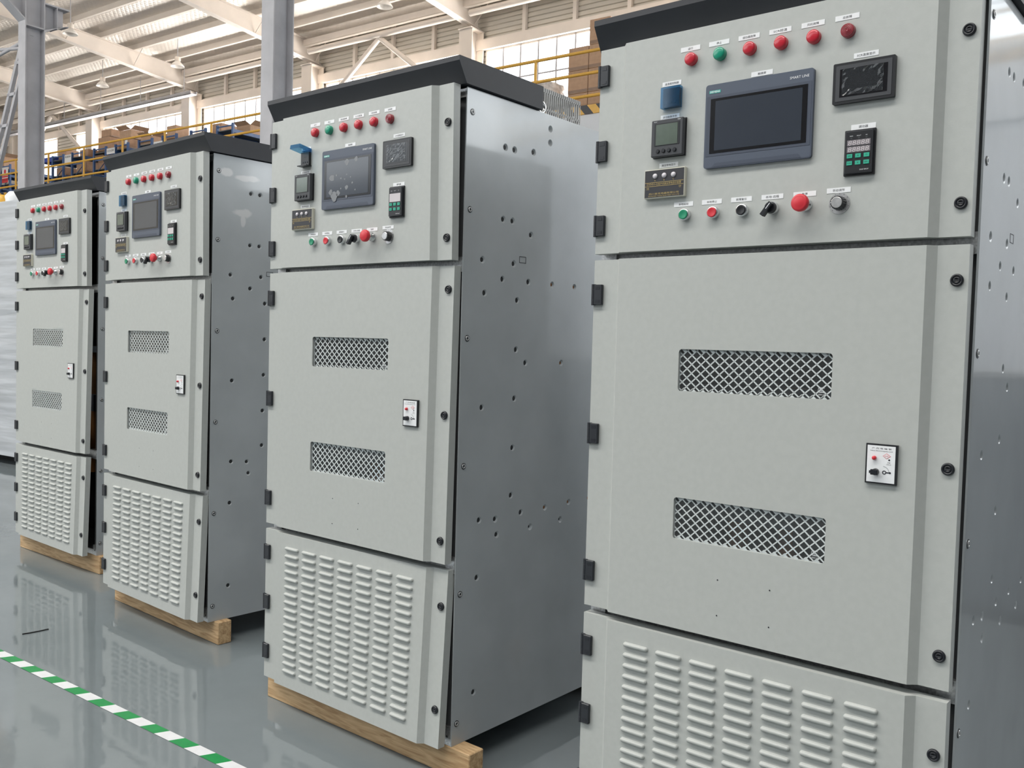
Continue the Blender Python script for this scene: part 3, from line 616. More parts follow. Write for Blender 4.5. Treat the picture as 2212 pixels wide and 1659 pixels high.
def lamp_mesh(m, rings):
    q = MB()
    q.lathe((0, 0, 0), 'y-', [(.0156, 0), (.0156, .004), (.0148, .005)], m, n=24)
    if rings:
        pr = [(.0152, .004), (.0156, .010)]
        for i in range(5): r = .0145-.0026*i; pr += [(r, .0125+i*.0004), (r-.0010, .0135+i*.0006), (r-.0020, .0125+i*.0006)]
        q.lathe((0, 0, 0), 'y-', pr+[(.0008, .015)], m, n=24)
    else:
        q.lathe((0, 0, 0), 'y-', [(.0150, .004), (.0158, .006), (.0156, .0115), (.0142, .014), (.011, .0153), (.006, .0162), (.001, .0165)], m, n=24)
    return q.mesh('indicator_lamp')
def lock_mesh():
    q = MB(); q.lathe((0, 0, 0), 'y-', [(.0135, 0), (.0135, .003), (.0120, .006), (.0095, .0065), (.0088, .004), (.0072, .004), (.0066, .0055), (.004, .0055), (.0035, .0025), (.0005, .0025)], M_lock, n=24)
    q.box(-.0055, .0055, -.0062, -.0054, -.0012, .0012, M_dgrey); return q.mesh('cam_lock')
def hinge_mesh():
    q = MB(); q.box(.004, .030, -.010, 0, -.0275, .0275, M_hinge, bev=.0015)
    q.cyl((0.0, -.0035, -.0285), (0.0, -.0035, .0285), .0065, M_hinge, n=14); q.box(-.006, .006, -.004, .012, -.0275, .0275, M_hinge)
    for z in (-.014, .014): q.cyl((0, -.0035, z-.0006), (0, -.0035, z+.0006), .0068, M_dgrey, n=14)
    for z in (-.018, .018): q.box(.010, .024, -.0106, -.0100, z-.004, z+.004, M_lock)
    return q.mesh('hinge')
def louvers(q, wf):
    n = 16
    for i in range(7):
        for j in range(17):
            cx = .1665+.0982*i; cz = .2065-.02869*j
            vs_ = []
            for (hl, hh, w_, dz) in ((.0375, .0066, 0, 0), (.0370, .0060, -.0045, .0002), (.0350, .0044, -.0078, .0004), (.032, .0016, -.0092, .0006)):
                for k in range(n):
                    t = 2*math.pi*(k+.5)/n; c_, s_ = math.cos(t), math.sin(t)
                    x = (hl-hh)*(1 if c_ > 0 else -1)+hh*c_; z = hh*s_
                    u, v = cx+x, cz+z+dz; vs_.append((u, wf(u, v)+w_, v+ZB))
            fs = [(a*n+k, a*n+(k+1) % n, (a+1)*n+(k+1) % n, (a+1)*n+k) for a in range(3) for k in range(n)]+[[3*n+k for k in range(n)]]
            q.add(vs_, fs, M_door, True)
def door_mesh(k, wf, name):
    v0, v1 = DV[k]; q = MB(); holes = []
    if k == 1: holes = [(.263, .657, .890, .9965), (.263, .657, .5115, .618)]
    us = list(UE)
    for u in [.075+(.848-.075)*i/8 for i in range(1, 8)]: us.append(u)
    vs_l = [v0+(v1-v0)*i/10 for i in range(11)]
    for h in holes: us += [h[0], h[1]]; vs_l += [h[2], h[3]]
    us = sorted(set(round(u, 5) for u in us)); vs_l = sorted(set(round(v, 5) for v in vs_l))
    def w0(u):
        for i in range(5):
            if UE[i]-1e-6 <= u <= UE[i+1]+1e-6: return WE[i]+(WE[i+1]-WE[i])*(u-UE[i])/(UE[i+1]-UE[i])
        return WE[-1]
    nv = len(vs_l)
    for (dw, back) in ((0, False),):
        vs_ = [(u, w0(u)+wf(u, v), v+ZB) for u in us for v in vs_l]; fs = []
        for i in range(len(us)-1):
            for j in range(nv-1):
                cu, cv = (us[i]+us[i+1])/2, (vs_l[j]+vs_l[j+1])/2
                if any(h[0] < cu < h[1] and h[2] < cv < h[3] for h in holes): continue
                fs.append((i*nv+j, (i+1)*nv+j, (i+1)*nv+j+1, i*nv+j+1))
        q.add(vs_, fs, M_door)
    BW = .047
    def strip(pts):  # pts (u,v) polyline front->back
        n = len(pts); a = [(u, w0(u)+wf(u, v), v+ZB) for u, v in pts]+[(u, BW+wf(u, v), v+ZB) for u, v in pts]
        q.add(a, [(i, i+1, n+i+1, n+i) for i in range(n-1)], M_door)
    strip([(u, v0) for u in us]); strip([(u, v1) for u in us]); strip([(us[0], v) for v in vs_l]); strip([(us[-1], v) for v in vs_l])
    # rim flange folded inwards at the back
    for (ua, ub, va, vb) in ((us[0], us[-1], v0, v0+.02), (us[0], us[-1], v1-.02, v1), (us[0], us[0]+.02, v0, v1), (us[-1]-.02, us[-1], v0, v1)):
        q.add([(a, BW+wf(a, b), b+ZB) for a, b in ((ua, va), (ub, va), (ub, vb), (ua, vb))], [(0, 1, 2, 3)], M_door)
    for h in holes:
        r = .009
        P = [(h[0], h[2]), (h[1], h[2]), (h[1], h[3]), (h[0], h[3])]
        for a, b in zip(P, P[1:]+P[:1]):
            q.add([(a[0], wf(*a), a[1]+ZB), (b[0], wf(*b), b[1]+ZB), (b[0], .006+wf(*b), b[1]+ZB), (a[0], .006+wf(*a), a[1]+ZB)], [(0, 1, 2, 3)], M_door)
        for (cx, cz, sx, sz) in ((h[0], h[2], 1, 1), (h[1], h[2], -1, 1), (h[1], h[3], -1, -1), (h[0], h[3], 1, -1)):
            arc = [(cx+sx*(r-r*math.cos(t)), cz+sz*(r-r*math.sin(t))) for t in [math.pi/2*i/5 for i in range(6)]]
            pts = [(cx, cz)]+arc; q.add([(u, wf(u, v), v+ZB) for u, v in pts], [(0, i, i+1) for i in range(1, 6)], M_door)
    if k == 2: louvers(q, wf)
    if k == 1:
        for (u, v) in ((.393, .427), (.529, .427), (.394, .338), (.53, .338)): q.lathe((u, wf(u, v), v+ZB), 'y-', [(.0018, .0003), (.0018, .0008)], M_print, n=8)
    return q.mesh(name)
def rbox(q, x0, x1, y0, y1, z0, z1, m, r=.006):
    n = 5; pts = []
    for (cx, cz, a0) in ((x1-r, z1-r, 0), (x0+r, z1-r, 90), (x0+r, z0+r, 180), (x1-r, z0+r, 270)):
        for i in range(n+1): t = math.radians(a0+90*i/n); pts.append((cx+r*math.cos(t), cz+r*math.sin(t)))
    q.prism(pts, 'y', y0, y1, m)
def cabinet(ci, loc, rotz, open_, twist, label, door_labels, film, cover_open, seg_film, blank_names):
    root = empty('control_cabinet', loc, rotz); tag(root, label, 'control cabinet', 'row of grey control cabinets')
    def wfun(k):
        v0, v1 = ((1.249, 1.797), (.281, 1.232), (-.315, .259))[k]
        def f(u, v):
            s = (u+.015)/.944; t = (v-v0)/(v1-v0)-.5
            return -(open_[k]+twist[k]*t)*max(0., s)
        return f
    # body
    me = cached('side%d' % (ci == 2), lambda: side_panel(M_stained if ci == 2 else M_side)); link('side_panel', me, root)
    def shell():
        q = MB(); D = 1.25; H = 1.795+ZB
        q.box(-.019, -.016, .062, D, 0, H, M_side); q.box(-.016, .9335, D-.003, D, 0, H, M_side); q.box(-.016, .9335, .07, D-.003, H-.003, H, M_side); q.box(-.016, .9335, .09, D-.003, 0.0, .003, M_galv)
        q.box(.9335, .9378, .062, .0635, 0, H, M_side)
        return q.mesh('cabinet_shell')
    link('cabinet_shell', cached('shell', shell), root)
    def frame():
        q = MB(); H = 1.795+ZB
        q.box(-.016, .03, .068, .10, 0, H, M_galv); q.box(.895, .9335, .075, .10, .06, H-.03, M_post); q.box(.895, .9335, .064, .10, 0, .06, M_galv); q.box(.895, .9335, .064, .10, H-.03, H-.003, M_galv)
        for va, vb in ((1.215, 1.262), (.245, .296), (-.322, -.29), (1.770, 1.792)): q.box(.0301, .8945, .066, .10, va+ZB, vb+ZB, M_galv)
        for va, vb in ((1.215, 1.262), (.245, .296)): q.box(.895, .9335, .060, .10, va+ZB, vb+ZB, M_galv); q.box(-.018, .03, .055, .10, va+ZB, vb+ZB, M_galv)
        q.lathe((.915, .064, .028), 'y-', [(.004, .0002), (.004, .0008)], M_black, n=12)
        return q.mesh('front_frame')
    link('front_frame', cached('frame', frame), root)
    def guts():
        q = MB(); q.box(-.0155, .933, .40, .42, .02, 2.09, M_inner); q.box(-.0155, -.010, .11, .40, .02, 2.09, M_inner); q.box(.928, .933, .11, .40, .02, 2.09, M_inner)  # near-black back and side sheets stand in for shade behind the vents
        q.box(.05, .88, .24, .27, .53+ZB, .575+ZB, M_shelf); q.box(.10, .85, .22, .26, .86+ZB, .90+ZB, M_shelf); q.box(.50, .62, .20, .24, .50+ZB, .60+ZB, M_dgrey); q.box(.3, .42, .2, .3, .9+ZB, 1.0+ZB, M_dgrey)
        for x in (.30, .45, .60): q.cyl((x, .3, .1+ZB), (x, .3, .9+ZB), .03, M_rust, n=12)
        return q.mesh('shaded_interior')
    link('shaded_interior', cached('guts', guts), root)
    def canopy():
        q = MB(); q.prism([(.043, 1.7985+ZB), (.006, 1.862+ZB), (.006, 1.877+ZB), (.43, 1.877+ZB), (.43, 1.7985+ZB)], 'x', -.033, .953, M_can); return q.mesh('canopy')
    link('canopy', cached('canopy', canopy), root, label='dark charcoal slanted canopy')
    def cage():
        q = MB(); x0, x1, y0, y1, z0, z1 = .30, .80, .52, .86, 1.795+ZB, 1.94+ZB
        def slots(fix, a0, a1, axis):
            n = int((a1-a0)/.0125)
            def bx(a, b, za, zb_):
                if axis == 'x': q.box(fix, fix+.0015, a, b, za, zb_, M_cage)
                else: q.box(a, b, fix, fix+.0015, za, zb_, M_cage)
            bx(a0, a1, z0, z0+.008); bx(a0, a1, z1-.014, z1); bx(a0, a1, (z0+z1)/2-.006, (z0+z1)/2+.002)
            for i in range(n+1): a = a0+(a1-a0)*i/n; bx(max(a0, a-.003), min(a1, a+.003), z0, z1)
        slots(x1, y0, y1, 'x'); slots(x0, y0, y1, 'x'); slots(y0, x0, x1, 'y'); slots(y1, x0, x1, 'y')
        q.box(x0, x1, y0, y1, z1, z1+.0015, M_cage); return q.mesh('slotted_vent_cage')
    link('slotted_vent_cage', cached('cage', cage), root)
    def eye():
        q = MB(); n, mseg = 24, 10; R, r = .0195, .0055; vs_ = []; fs = []
        for i in range(n):
            t = 2*math.pi*i/n
            for j in range(mseg):
                p = 2*math.pi*j/mseg; rr_ = R+r*math.cos(p); vs_.append((r*math.sin(p)*1.0, rr_*math.cos(t), rr_*math.sin(t)))
        for i in range(n):
            for j in range(mseg): fs.append((i*mseg+j, ((i+1) % n)*mseg+j, ((i+1) % n)*mseg+(j+1) % mseg, i*mseg+(j+1) % mseg))
        q.add(vs_, fs, M_chrome, True); q.lathe((0, 0, -.030), 'z', [(.014, 0), (.014, .006), (.008, .009)], M_chrome, n=16); return q.mesh('eye_bolt')
    for (x, y) in ((.90, .487), (.90, 1.15), (.03, 1.15)): link('eye_bolt', cached('eye', eye), root, (x, y, 1.827+ZB))
    def scr():
        q = MB(); q.lathe((0, 0, 0), 'x', [(.0105, .0003), (.0105, .0010)], M_black, n=20); q.lathe((0, 0, 0), 'x', [(.0082, .0012), (.0075, .0028), (.0045, .0028), (.0040, .0008)], M_galv, n=20); q.lathe((0, 0, 0), 'x', [(.0038, .0012), (.0038, .0014)], M_black, n=6); return q.mesh('socket_screw')
    for (w_, v) in SIDE: link('socket_screw', cached('scr', scr), root, (.938, w_, v+ZB))
    def mark():
        q = MB()
        for (a, b, c_, d_) in ((0, .036, 0, .0018), (0, .036, .0202, .022), (0, .0018, 0, .022), (.0342, .036, 0, .022)): q.box(0.0002, .0006, a, b, c_, d_, M_print)
        return q.mesh('printed_square')
    link('printed_square', cached('mark', mark), root, (.938, .342, 1.267+ZB))
    # doors
    names = ('upper_door', 'middle_door', 'lower_door'); doors = []
    hz = ((1.725, 1.524, 1.324), (1.138, .759, .380), (.171, -.021, -.212)); kz = ((1.678, 1.319), (1.157, .757, .354), (.140, -.193))
    for k in range(3):
        wf = wfun(k); d = link(names[k], door_mesh(k, wf, names[k]), root, label=door_labels[k] if door_labels else None); doors.append((d, wf))
        for z in hz[k]: link('hinge', cached('hinge', hinge_mesh), d, (-.013, .017+wf(-.013, z), z+ZB))
        for z in kz[k]: link('cam_lock', cached('lock', lock_mesh), d, (.907, .017+wf(.907, z), z+ZB), math.atan(-open_[k]/.944))
        if k == 1:
            for z in (.890, .5115):
                g = link('vent_lattice', cached('vent', vent_mesh), d, (.263, .0065+wf(.46, z+.05), z+ZB), math.atan(-open_[k]/.944))
            for z in (.890, .5115):
                def pane():
                    q = MB(); q.box(-.01, .404, .0, .0008, -.01, .116, M_pane)
                    for i in range(3):
                        n = 18; ro, ri = .0062, .0052; cx = .366+i*.0035; vs_ = [(cx+ro*.8*math.cos(2*math.pi*j/n), -.0003, .021+ro*math.sin(2*math.pi*j/n)) for j in range(n)]+[(cx+ri*.8*math.cos(2*math.pi*j/n), -.0003, .021+ri*math.sin(2*math.pi*j/n)) for j in range(n)]
                        q.add(vs_, [(j, (j+1) % n, n+(j+1) % n, n+j) for j in range(n) if not (i < 3 and (j < 2 or j > n-3))], M_white)
                    addtext(q, 'E001182', .0035, M_white, .371, -.0003, .0105, .017)
                    return q.mesh('glass_pane')
                link('glass_pane', cached('pane', pane), d, (.263, .0040+wf(.46, z+.05), z+ZB), math.atan(-open_[k]/.944))
    wf0, wf1 = doors[0][1], doors[1][1]
    def put(name, key, fn, u, v, k=0, label=None):
        wf = doors[k][1]; return link(name, cached(key, fn), root, (u, wf(u, v), v+ZB), math.atan(-(open_[k]+twist[k]*((v-DV[k][0])/(DV[k][1]-DV[k][0])-.5))/.944), label)
    # touch panel
    def hmi():
        q = MB(); rbox(q, -.136, .136, -.009, 0, -.102, .102, M_hmi, .007); rbox(q, -.1345, .1345, -.0095, -.009, -.1005, .1005, M_hmi, .006)
        rbox(q, -.132, .132, -.0101, -.0095, -.073, .073, M_hmi2, .002)
        q.prism([(-.113, -.099), (.113, -.099), (.105, -.090), (-.105, -.090)], 'y', -.0100, -.0095, M_hmi2); return q.mesh('touch_panel')
    hp = put('touch_panel', 'hmi', hmi, .4535, 1.545)
    q = cached('hscr', lambda: (lambda q: (q.box(-.121, .123, -.0108, -.0101, -.0665, .0665, M_sblack), q.box(-.108, .111, -.0112, -.0108, -.060, .060, M_screen), q.mesh('screen'))[-1])(MB()))
    link('screen', q, hp)
    def hb_():
        q = MB(); q.box(-.126, -.096, -.0100, -.0095, .080, .087, M_teal); addtext(q, 'SIEMENS', .0045, M_white, -.111, -.0102, .0835, .026, bold=.01); return q.mesh('maker_badge')
    link('maker_badge', cached('hbadge', hb_), hp)
    def hs_():
        q = MB(); addtext(q, 'SMART LINE', .0060, M_white, .102, -.0102, .086, .046); return q.mesh('lettering')
    link('lettering', cached('hsl', hs_), hp)
    if film:
        random.seed(20+ci); q = MB()
        for (x, z, r) in [(-.078, .005, .013), (-.084, -.044, .010), (-.065, -.06, .018), (-.045, -.05, .010), (.0, .052, .011), (.048, .058, .009), (-.03, .0, .004), (-.01, -.005, .003), (.0, -.034, .008), (.03, -.02, .004), (.045, -.045, .003), (-.03, -.035, .003), (.0, -.065, .005), (-.055, .012, .004), (.02, .0, .003), (.0, .01, .003)]:
            n = 14; q.add([(x+r*(1+.2*math.sin(3*t+x*99))*math.cos(t), -.0114, z+r*.9*(1+.15*math.cos(2*t+z*60))*math.sin(t)) for t in [2*math.pi*i/n for i in range(n)]], [list(range(n))], mat('film_bubble', (.20, .21, .225), .3, noise=.1))
        q.obj('film_bubbles', hp)
    # second display
    def dp():
        q = MB(); rbox(q, -.0675, .0675, -.010, 0, -.0452, .0452, M_black, .003); rbox(q, -.061, .061, -.0108, -.010, -.0395, .0395, M_dgrey, .002); return q.mesh('temperature_display')
    o = put('temperature_display', 'dp', dp, .7013, 1.600)
    q = cached('dpscr', lambda: (lambda q: (q.box(-.052, .052, -.0112, -.0108, -.031, .031, M_sblack), q.mesh('display_screen'))[-1])(MB())); link('display_screen', q, o)
    fm = cached('film%d' % ci, lambda: film_mesh(ci)); link('protective_film', fm, o)
    # meter
    def meter():
        q = MB(); q.box(-.0465, .0465, -.004, .0, -.0475, .0475, M_black); q.box(-.0455, .0455, -.018, -.004, -.0465, .0465, M_dgrey, bev=.002)
        q.box(-.036, .036, -.0188, -.018, -.0195, .037, M_black); return q.mesh('power_meter')
    o = put('power_meter', 'meter', meter, .2165, 1.5315)
    q = cached('mlcd', lambda: (lambda q: (q.box(-.031, .031, -.0194, -.0188, -.018, .034, M_lcd), addtext(q, 'Acrel', .0028, M_white, -.034, -.0184, .042), addtext(q, 'PZ80', .0028, M_white, .034, -.0184, .042), q.mesh('lcd_screen'))[-1])(MB())); link('lcd_screen', q, o)
    def mbn():
        q = MB(); q.lathe((0, 0, 0), 'y-', [(.0052, 0), (.0052, .002), (.004, .003)], M_lock, n=16); return q.mesh('meter_button')
    for i in range(4): link('meter_button', cached('mbn', mbn), o, (-.0245+.016*i, -.018, -.033))
    # voltage indicator
    def dx():
        q = MB(); q.box(-.0585, .0585, -.012, 0, -.0365, .0365, M_cream, bev=.001); q.box(-.0565, .0565, -.0124, -.012, -.0345, .0345, M_dxn)
        for z in (.0035, -.0060): q.box(-.0555, .0555, -.0128, -.0124, z-.0005, z+.0005, M_gold)
        return q.mesh('voltage_indicator')
    o = put('voltage_indicator', 'dx', dx, .210, 1.418)
    def dxl():
        q = MB(); q.lathe((0, 0, 0), 'y-', [(.0066, 0), (.0066, .001), (.0062, .0025), (.001, .0032)], M_lens, n=18); return q.mesh('phase_lamp')
    for i in range(3): link('phase_lamp', cached('dxl', dxl), o, (-.0265+.0265*i, -.0124, .0195))
    def dxt():
        q = MB(); y = -.0129
        for i, c_ in enumerate('ABC'): addtext(q, c_, .0042, M_gold, -.0265+.0265*i, y, .0085)
        addtext(q, 'DXN53-Q', .0058, M_gold, -.034, y, -.0012, .032); addtext(q, '型户内高压带电显示装置', .0058, M_gold, .016, y, -.0012, .066)
        addtext(q, '电源', .0036, M_gold, -.047, y, -.0105); addtext(q, 'POWER', .0018, M_gold, -.047, y, -.0138); addtext(q, '试验', .0036, M_gold, .046, y, -.0105); addtext(q, 'TEST', .0018, M_gold, .046, y, -.0138)
        addtext(q, '四川泰克电器有限公司', .0052, M_gold, 0, y, -.0255, .086); addtext(q, 'SICHUAN TAIKE ELECTRIC CO.,LTD', .0034, M_gold, 0, y, -.0315, .090); return q.mesh('gold_lettering')
    link('gold_lettering', cached('dxt', dxt), o)
    # controller
    def ct():
        q = MB(); q.box(-.034, .034, -.006, 0, -.0505, .0505, M_black, bev=.001); q.box(-.030, .030, -.013, -.006, -.0465, .0465, M_dgrey, bev=.001); q.box(-.0285, .0285, -.0134, -.013, -.045, .045, M_black); return q.mesh('power_controller')
    o = put('power_controller', 'ct', ct, .6985, 1.4435)
    def cts():
        q = MB()
        if seg_film: q.box(-.0255, .0255, -.0136, -.0134, -.0002, .0267, M_segd)
        for z in (.0205, .0060):
            if not seg_film: q.box(-.0255, .0255, -.0138, -.0134, z-.0062, z+.0062, M_seg)
            if not seg_film: addtext(q, '88888', .0100, M_segd, 0, -.0141, z, .046, italic=.12)
        for i, t in enumerate(('RUN', 'FAULT', 'AC')): addtext(q, t, .0022, M_white, -.0165+.0165*i, -.0137, .0355); q.box(-.0185+.0165*i, -.0145+.0165*i, -.0138, -.0134, .0290, .0320, M_dgrey)
        addtext(q, 'DSGF 8M/1P', .0026, M_white, .014, -.0137, -.0395); return q.mesh('segment_display')
    link('segment_display', cached('cts%d' % seg_film, cts), o)
    glyph = ('SET', '^', 'O', 'FUN', 'v', 'ESC')
    for i in range(6):
        def key(i=i):
            q = MB(); q.box(-.0062, .0062, -.0016, 0, -.0045, .0045, M_key, bev=.0004); addtext(q, glyph[i], .0030 if len(glyph[i]) > 1 else .0036, M_print, 0, -.0018, 0); return q.mesh('green_key')
        link('green_key', cached('key%d' % i, key), o, (-.0185+.0185*(i % 3), -.0134, -.0085-.0155*(i//3)))
    # thermostat
    def th():
        q = MB(); q.box(-.024, .024, -.010, 0, -.024, .024, M_black, bev=.0015); addtext(q, 'WSK', .004, M_dgrey, 0, -.0103, .006)
        for i in range(3): q.lathe((-.012+.012*i, -.010, -.012), 'y-', [(.0035, 0), (.003, .0012)], M_dgrey, n=12)
        return q.mesh('thermostat')
    o = put('thermostat', 'th', th, .220, 1.6330)
    def cov():
        q = MB(); t = .0012; a, h = .0272, .0262
        q.box(-a, a, -.0155, -.0155+t, -h, h, M_bluecov); q.box(-a, -a+t, -.0143, -.001, -h, h, M_bluecov); q.box(a-t, a, -.0143, -.001, -h, h, M_bluecov); q.box(-a+t, a-t, -.0143, -.001, h-t, h, M_bluecov); q.box(-a+t, a-t, -.0143, -.001, -h, -h+t, M_bluecov); return q.mesh('clear_blue_cover')
    c_ = link('clear_blue_cover', cached('cov', cov), o)
    if cover_open:
        # hinged about the top edge, swung outwards and up
        c_.location = (0, -.002, .052); c_.rotation_euler = (math.radians(-100), 0, 0); c_.location = (0, -.030, .024)
        q = MB(); q.box(-.026, .026, -.024, 0, -.0275, -.0240, M_black); q.obj('ledge', o)
    # lamps and their plates
    lc = [M_red, M_green, M_red, M_red, M_red, M_dred]; lt = ['运行', '停止', '调功器故障', 'SCR超温', '风机故障', '总故障']
    for i in range(6):
        u = .2712+.0780*i; key = 'lamp%s%d' % (lc[i].name, i == 5)
        put('indicator_lamp', key, lambda i=i: lamp_mesh(lc[i], i == 5), u, 1.7205-.0008*i, label=('red', 'green', 'red', 'red', 'red', 'dark red ringed')[i]+' indicator lamp')
        plate(root, put, lt[i], .2655+.0782*i, 1.7490, blank=(blank_names and i == 0))
    plate(root, put, '触摸屏', .4585, 1.6570); plate(root, put, 'SCR温度显示', .7020, 1.6590, blank=False); plate(root, put, '调功器', .7030, 1.5010)
    plate(root, put, '温湿度控制器', .2160, 1.6705); plate(root, put, '多功能数字表', .2140, 1.5870); plate(root, put, '高压带电显示', .2150, 1.4650)
    # push buttons
    def pbn(m):
        q = MB(); q.lathe((0, 0, 0), 'y-', [(.0150, 0), (.0150, .010), (.0142, .0125), (.0118, .0125)], M_chrome, n=28); q.lathe((0, 0, 0), 'y-', [(.0122, .010), (.0122, .0145), (.0112, .0155), (.009, .0150), (.001, .0146)], m, n=28); return q.mesh('push_button')
    for u, m, t, key in ((.2680, M_greenp, '本地起动', 'pg'), (.3470, M_redp, '本地停止', 'pr'), (.4240, M_black, '故障复位', 'pk')):
        put('push_button', key, lambda m=m: pbn(m), u, 1.3345, label='%s push button in a chrome ring' % {'pg': 'green', 'pr': 'red', 'pk': 'black'}[key])
    for i, t in enumerate(('本地起动', '本地停止', '故障复位', '本地-远程', '急停', '手动调节')): plate(root, put, t, .2615+.0785*i, 1.3622+(.002 if i == 5 else 0))
    def sel():
        q = MB(); q.lathe((0, 0, 0), 'y-', [(.0150, 0), (.0150, .010), (.0140, .0125)], M_chrome, n=28); q.lathe((0, 0, 0), 'y-', [(.0135, .0125), (.0130, .021), (.0115, .023)], M_lock, n=28)
        a = math.radians(232); ca, sa = math.cos(a), math.sin(a)
        def P(l, t): return (l*ca-t*sa, l*sa+t*ca)
        q.prism([P(-.012, -.0045), P(.024, -.0045), P(.024, .0045), P(-.012, .0045)], 'y', -.035, -.020, M_lock)
        q.prism([P(-.010, -.0008), P(.006, -.0008), P(.006, .0008), P(-.010, .0008)], 'y', -.0354, -.035, M_white); return q.mesh('selector_switch')
    put('selector_switch', 'sel', sel, .5000, 1.3345)
    def es():
        q = MB(); q.lathe((0, 0, 0), 'y-', [(.0150, 0), (.0150, .008), (.011, .010), (.011, .026)], M_chrome, n=28)
        q.lathe((0, 0, 0), 'y-', [(.0100, .018), (.0120, .024), (.0190, .029), (.0200, .033), (.0198, .040), (.0170, .0435), (.014, .0430), (.012, .0440), (.001, .0444)], M_redp, n=32); return q.mesh('emergency_stop')
    put('emergency_stop', 'es', es, .5795, 1.3370)
    def dial():
        q = MB(); q.lathe((0, 0, 0), 'y-', [(.0240, 0), (.0240, .0012)], M_alu, n=36)
        for i in range(11):
            t = math.radians(225-27*i); q.prism([(.0215*math.cos(t)-.0004, .0215*math.sin(t)-.0012), (.0215*math.cos(t)+.0004, .0215*math.sin(t)-.0012), (.0215*math.cos(t)+.0004, .0215*math.sin(t)+.0012), (.0215*math.cos(t)-.0004, .0215*math.sin(t)+.0012)], 'y', -.0016, -.0012, M_print)
        n = 36
        for (r0, r1, y0, y1, m) in ((.0165, .0150, -.0012, -.018, M_black),):
            vs_ = []
            for (r, y) in ((r0, y0), (r1, y1)):
                for i in range(n): k_ = r*(1 if i % 2 else .94); t = 2*math.pi*i/n; vs_.append((k_*math.cos(t), y, k_*math.sin(t)))
            q.add(vs_, [(i, (i+1) % n, n+(i+1) % n, n+i) for i in range(n)]+[[n+i for i in range(n)]], m)
        q.lathe((0, 0, 0), 'y-', [(.0125, .018), (.0125, .0195), (.0115, .020)], M_alu, n=28); q.box(-.0145, -.0125, -.0203, -.018, -.0006, .0006, M_white); return q.mesh('adjustment_dial')
    put('adjustment_dial', 'dial', dial, .6570, 1.3345)
    # interlock plate on the middle door
    def lp():
        q = MB(); q.box(-.0337, .0337, -.007, 0, -.044, .044, M_black); q.box(-.0305, .0295, -.0074, -.007, -.0405, .0405, M_white)
        y = -.0078; addtext(q, '户 内 电 磁 锁', .0036, M_print, 0, y, .0345, .042); addtext(q, 'Indoor Electromagnetic Lock', .0030, M_print, 0, y, .0288, .048)
        for r_, m in ((.0085, M_sred), (.0072, M_white)): q.prism([(.0115-r_, .0185), (.0115, .0185+r_*.72), (.0115+r_, .0185), (.0115, .0185-r_*.72)], 'y', y-.0002*(m is M_white), -.0074, m)
        addtext(q, 'GHD', .0030, M_sred, .0115, y-.0004, .0185); q.lathe((.017, -.0074, .0105), 'y-', [(.0019, .0001), (.0019, .0006)], M_print, n=12)
        addtext(q, '开锁', .0030, M_print, .0165, y, .0045); addtext(q, 'Unlock', .0024, M_print, .0165, y, .0005)
        for i in range(8):
            t = math.radians(5+i*10); q.prism([(.004+.0135*math.cos(t), -.018+.0135*math.sin(t)), (.004+.0140*math.cos(t), -.018+.0140*math.sin(t)), (.004+.0140*math.cos(t+.18), -.018+.0140*math.sin(t+.18)), (.004+.0135*math.cos(t+.18), -.018+.0135*math.sin(t+.18))], 'y', y, -.0074, M_print)
        n = 14; q.add([(.0075+r_*math.cos(2*math.pi*j/n), y, -.0175+r_*math.sin(2*math.pi*j/n)) for r_ in (.0045, .0025) for j in range(n)], [(j, (j+1) % n, n+(j+1) % n, n+j) for j in range(n)], M_print)
        q.box(.0115, .0185, y, -.0074, -.0187, -.0163, M_print); q.lathe((.0195, -.0074, -.0175), 'y-', [(.0022, .0001), (.0022, .0005)], M_print, n=12); return q.mesh('interlock_plate')
    o = put('interlock_plate', 'lp', lp, .7760, .7560, k=1)
    q = cached('lpb', lambda: (lambda q: (q.lathe((0, 0, 0), 'y-', [(.0045, 0), (.0045, .005), (.0038, .007), (.001, .0072)], M_redp, n=18), q.mesh('red_button'))[-1])(MB())); link('red_button', q, o, (-.0145, -.0074, .0130))
    def kn():
        q = MB(); q.lathe((0, 0, 0), 'y-', [(.0075, 0), (.0072, .008)], M_lock, n=18); q.box(-.008, .008, -.014, -.007, -.006, .006, M_lock, bev=.001); q.box(-.011, -.008, -.012, -.008, -.003, .003, M_lock); return q.mesh('lock_knob')
    link('lock_knob', cached('kn', kn), o, (-.0105, -.0074, -.0175))
    return root
def plate(root, put, s, u, v, blank=False):
    def f():
        q = MB(); q.box(-.027, .027, -.0008, 0, -.0058, .0058, M_white); return q.mesh('name_plate')
    o = put('name_plate', 'plate', f, u, v)
    def g():
        q = MB(); addtext(q, s, .0058, M_print, 0, -.0010, 0, .0072*min(len(s), 6)*(.92 if len(s) > 4 else .95)); return q.mesh('lettering')
    link('lettering', cached('pl'+s, g), o)
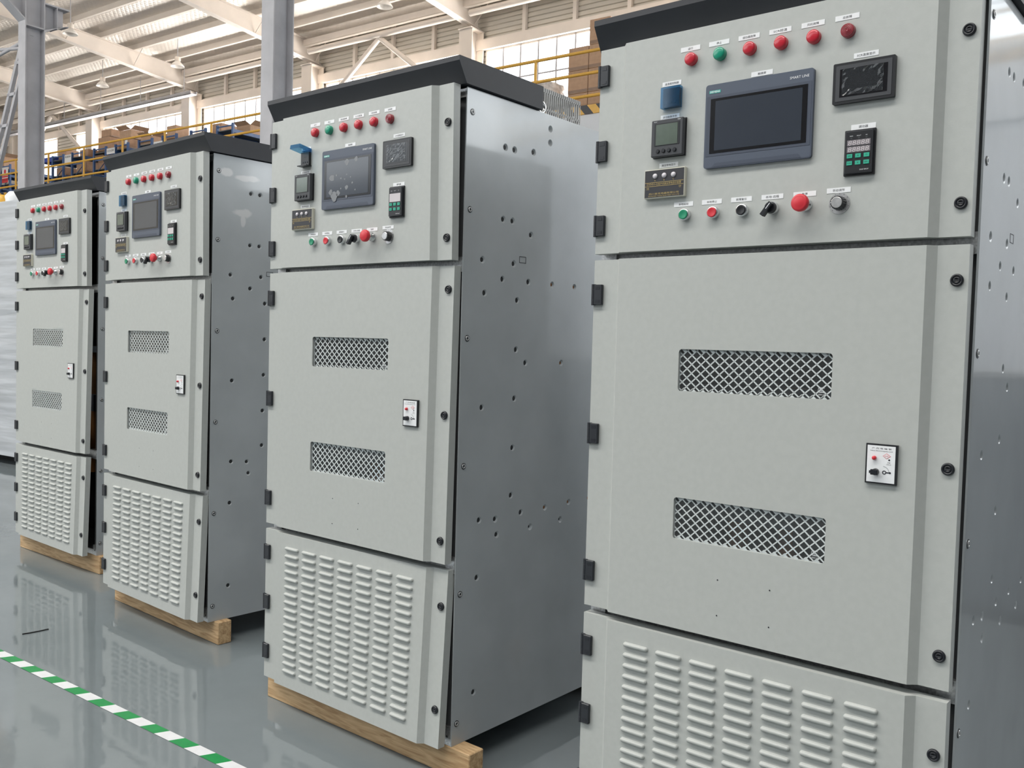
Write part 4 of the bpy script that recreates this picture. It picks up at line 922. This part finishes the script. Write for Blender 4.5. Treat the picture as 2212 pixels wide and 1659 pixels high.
def film_mesh(ci):
    random.seed(50+ci); q = MB(); nx, nz = 14, 9; x0, x1, z0, z1 = -.046, .044, -.028, .030; vs_ = []
    for j in range(nz+1):
        for i in range(nx+1):
            e = min(i, nx-i, j, nz-j); a = (.0020 if e <= 1 else (.0012 if ci != 4 else .0002))
            vs_.append((x0+(x1-x0)*i/nx+random.uniform(-.0012, .0012), -.0122-random.uniform(0, a), z0+(z1-z0)*j/nz+random.uniform(-.0012, .0012)))
    q.add(vs_, [(j*(nx+1)+i, j*(nx+1)+i+1, (j+1)*(nx+1)+i+1, (j+1)*(nx+1)+i) for j in range(nz) for i in range(nx)], glassy('crinkled_film', (.45, .5, .55), .04, .10)); return q.mesh('protective_film')
CABS = [(1, (-4.7595, .4247, .1037), .0203, (.0206, .0146, .0246), (.0041, -.0174, -.018), 'leftmost grey control cabinet, farthest away, with its doors ajar', False, False, True, False),
        (2, (-3.1873, .2202, .1044), -.0340, (-.0017, -.0097, -.008), (.0058, -.0114, -.0203), 'second grey control cabinet from the left, pale smudges on its side panel', False, False, True, False),
        (3, (-1.5033, .0196, .0959), .0007, (.0032, -.009, -.0064), (.0095, -.0123, -.0287), 'third grey control cabinet from the left, its blue thermostat cover flipped open', True, True, True, True),
        (4, (0, 0, .088), 0., (-.0086, -.0057, -.0022), (-.0033, .0014, .0096), 'rightmost grey control cabinet, nearest the camera and cut by the frame', False, False, False, False)]
order = ('leftmost', 'second', 'third', 'rightmost')
for ci, loc, rz, op, tw, l, film, cov, sf, bl in CABS:
    r = cabinet(ci, loc, rz, op, tw, l, None, film, cov, sf, bl)
    # timber skids
    for (wa, wb_, nm) in ((.060, .128, 'front'), (1.05, 1.12, 'rear')):
        ue = {1: .98, 2: .972, 3: 1.02, 4: 1.0}[ci]; dw = .035 if (ci == 2 and nm == 'front') else 0
        q = MB(); q.box(-.05, ue, wa+dw, wb_+dw-.004*dw, 0, loc[2]-.0005, M_wood, bev=.003)
        cz = Matrix.Translation((loc[0], loc[1], 0)) @ Matrix.Rotation(rz, 4, 'Z')
        o = q.obj('timber_skid', mw=cz); tag(o, 'pale timber skid under the %s of the %s control cabinet' % (nm, order[ci-1]), 'timber beam', 'timber skids under the cabinets')
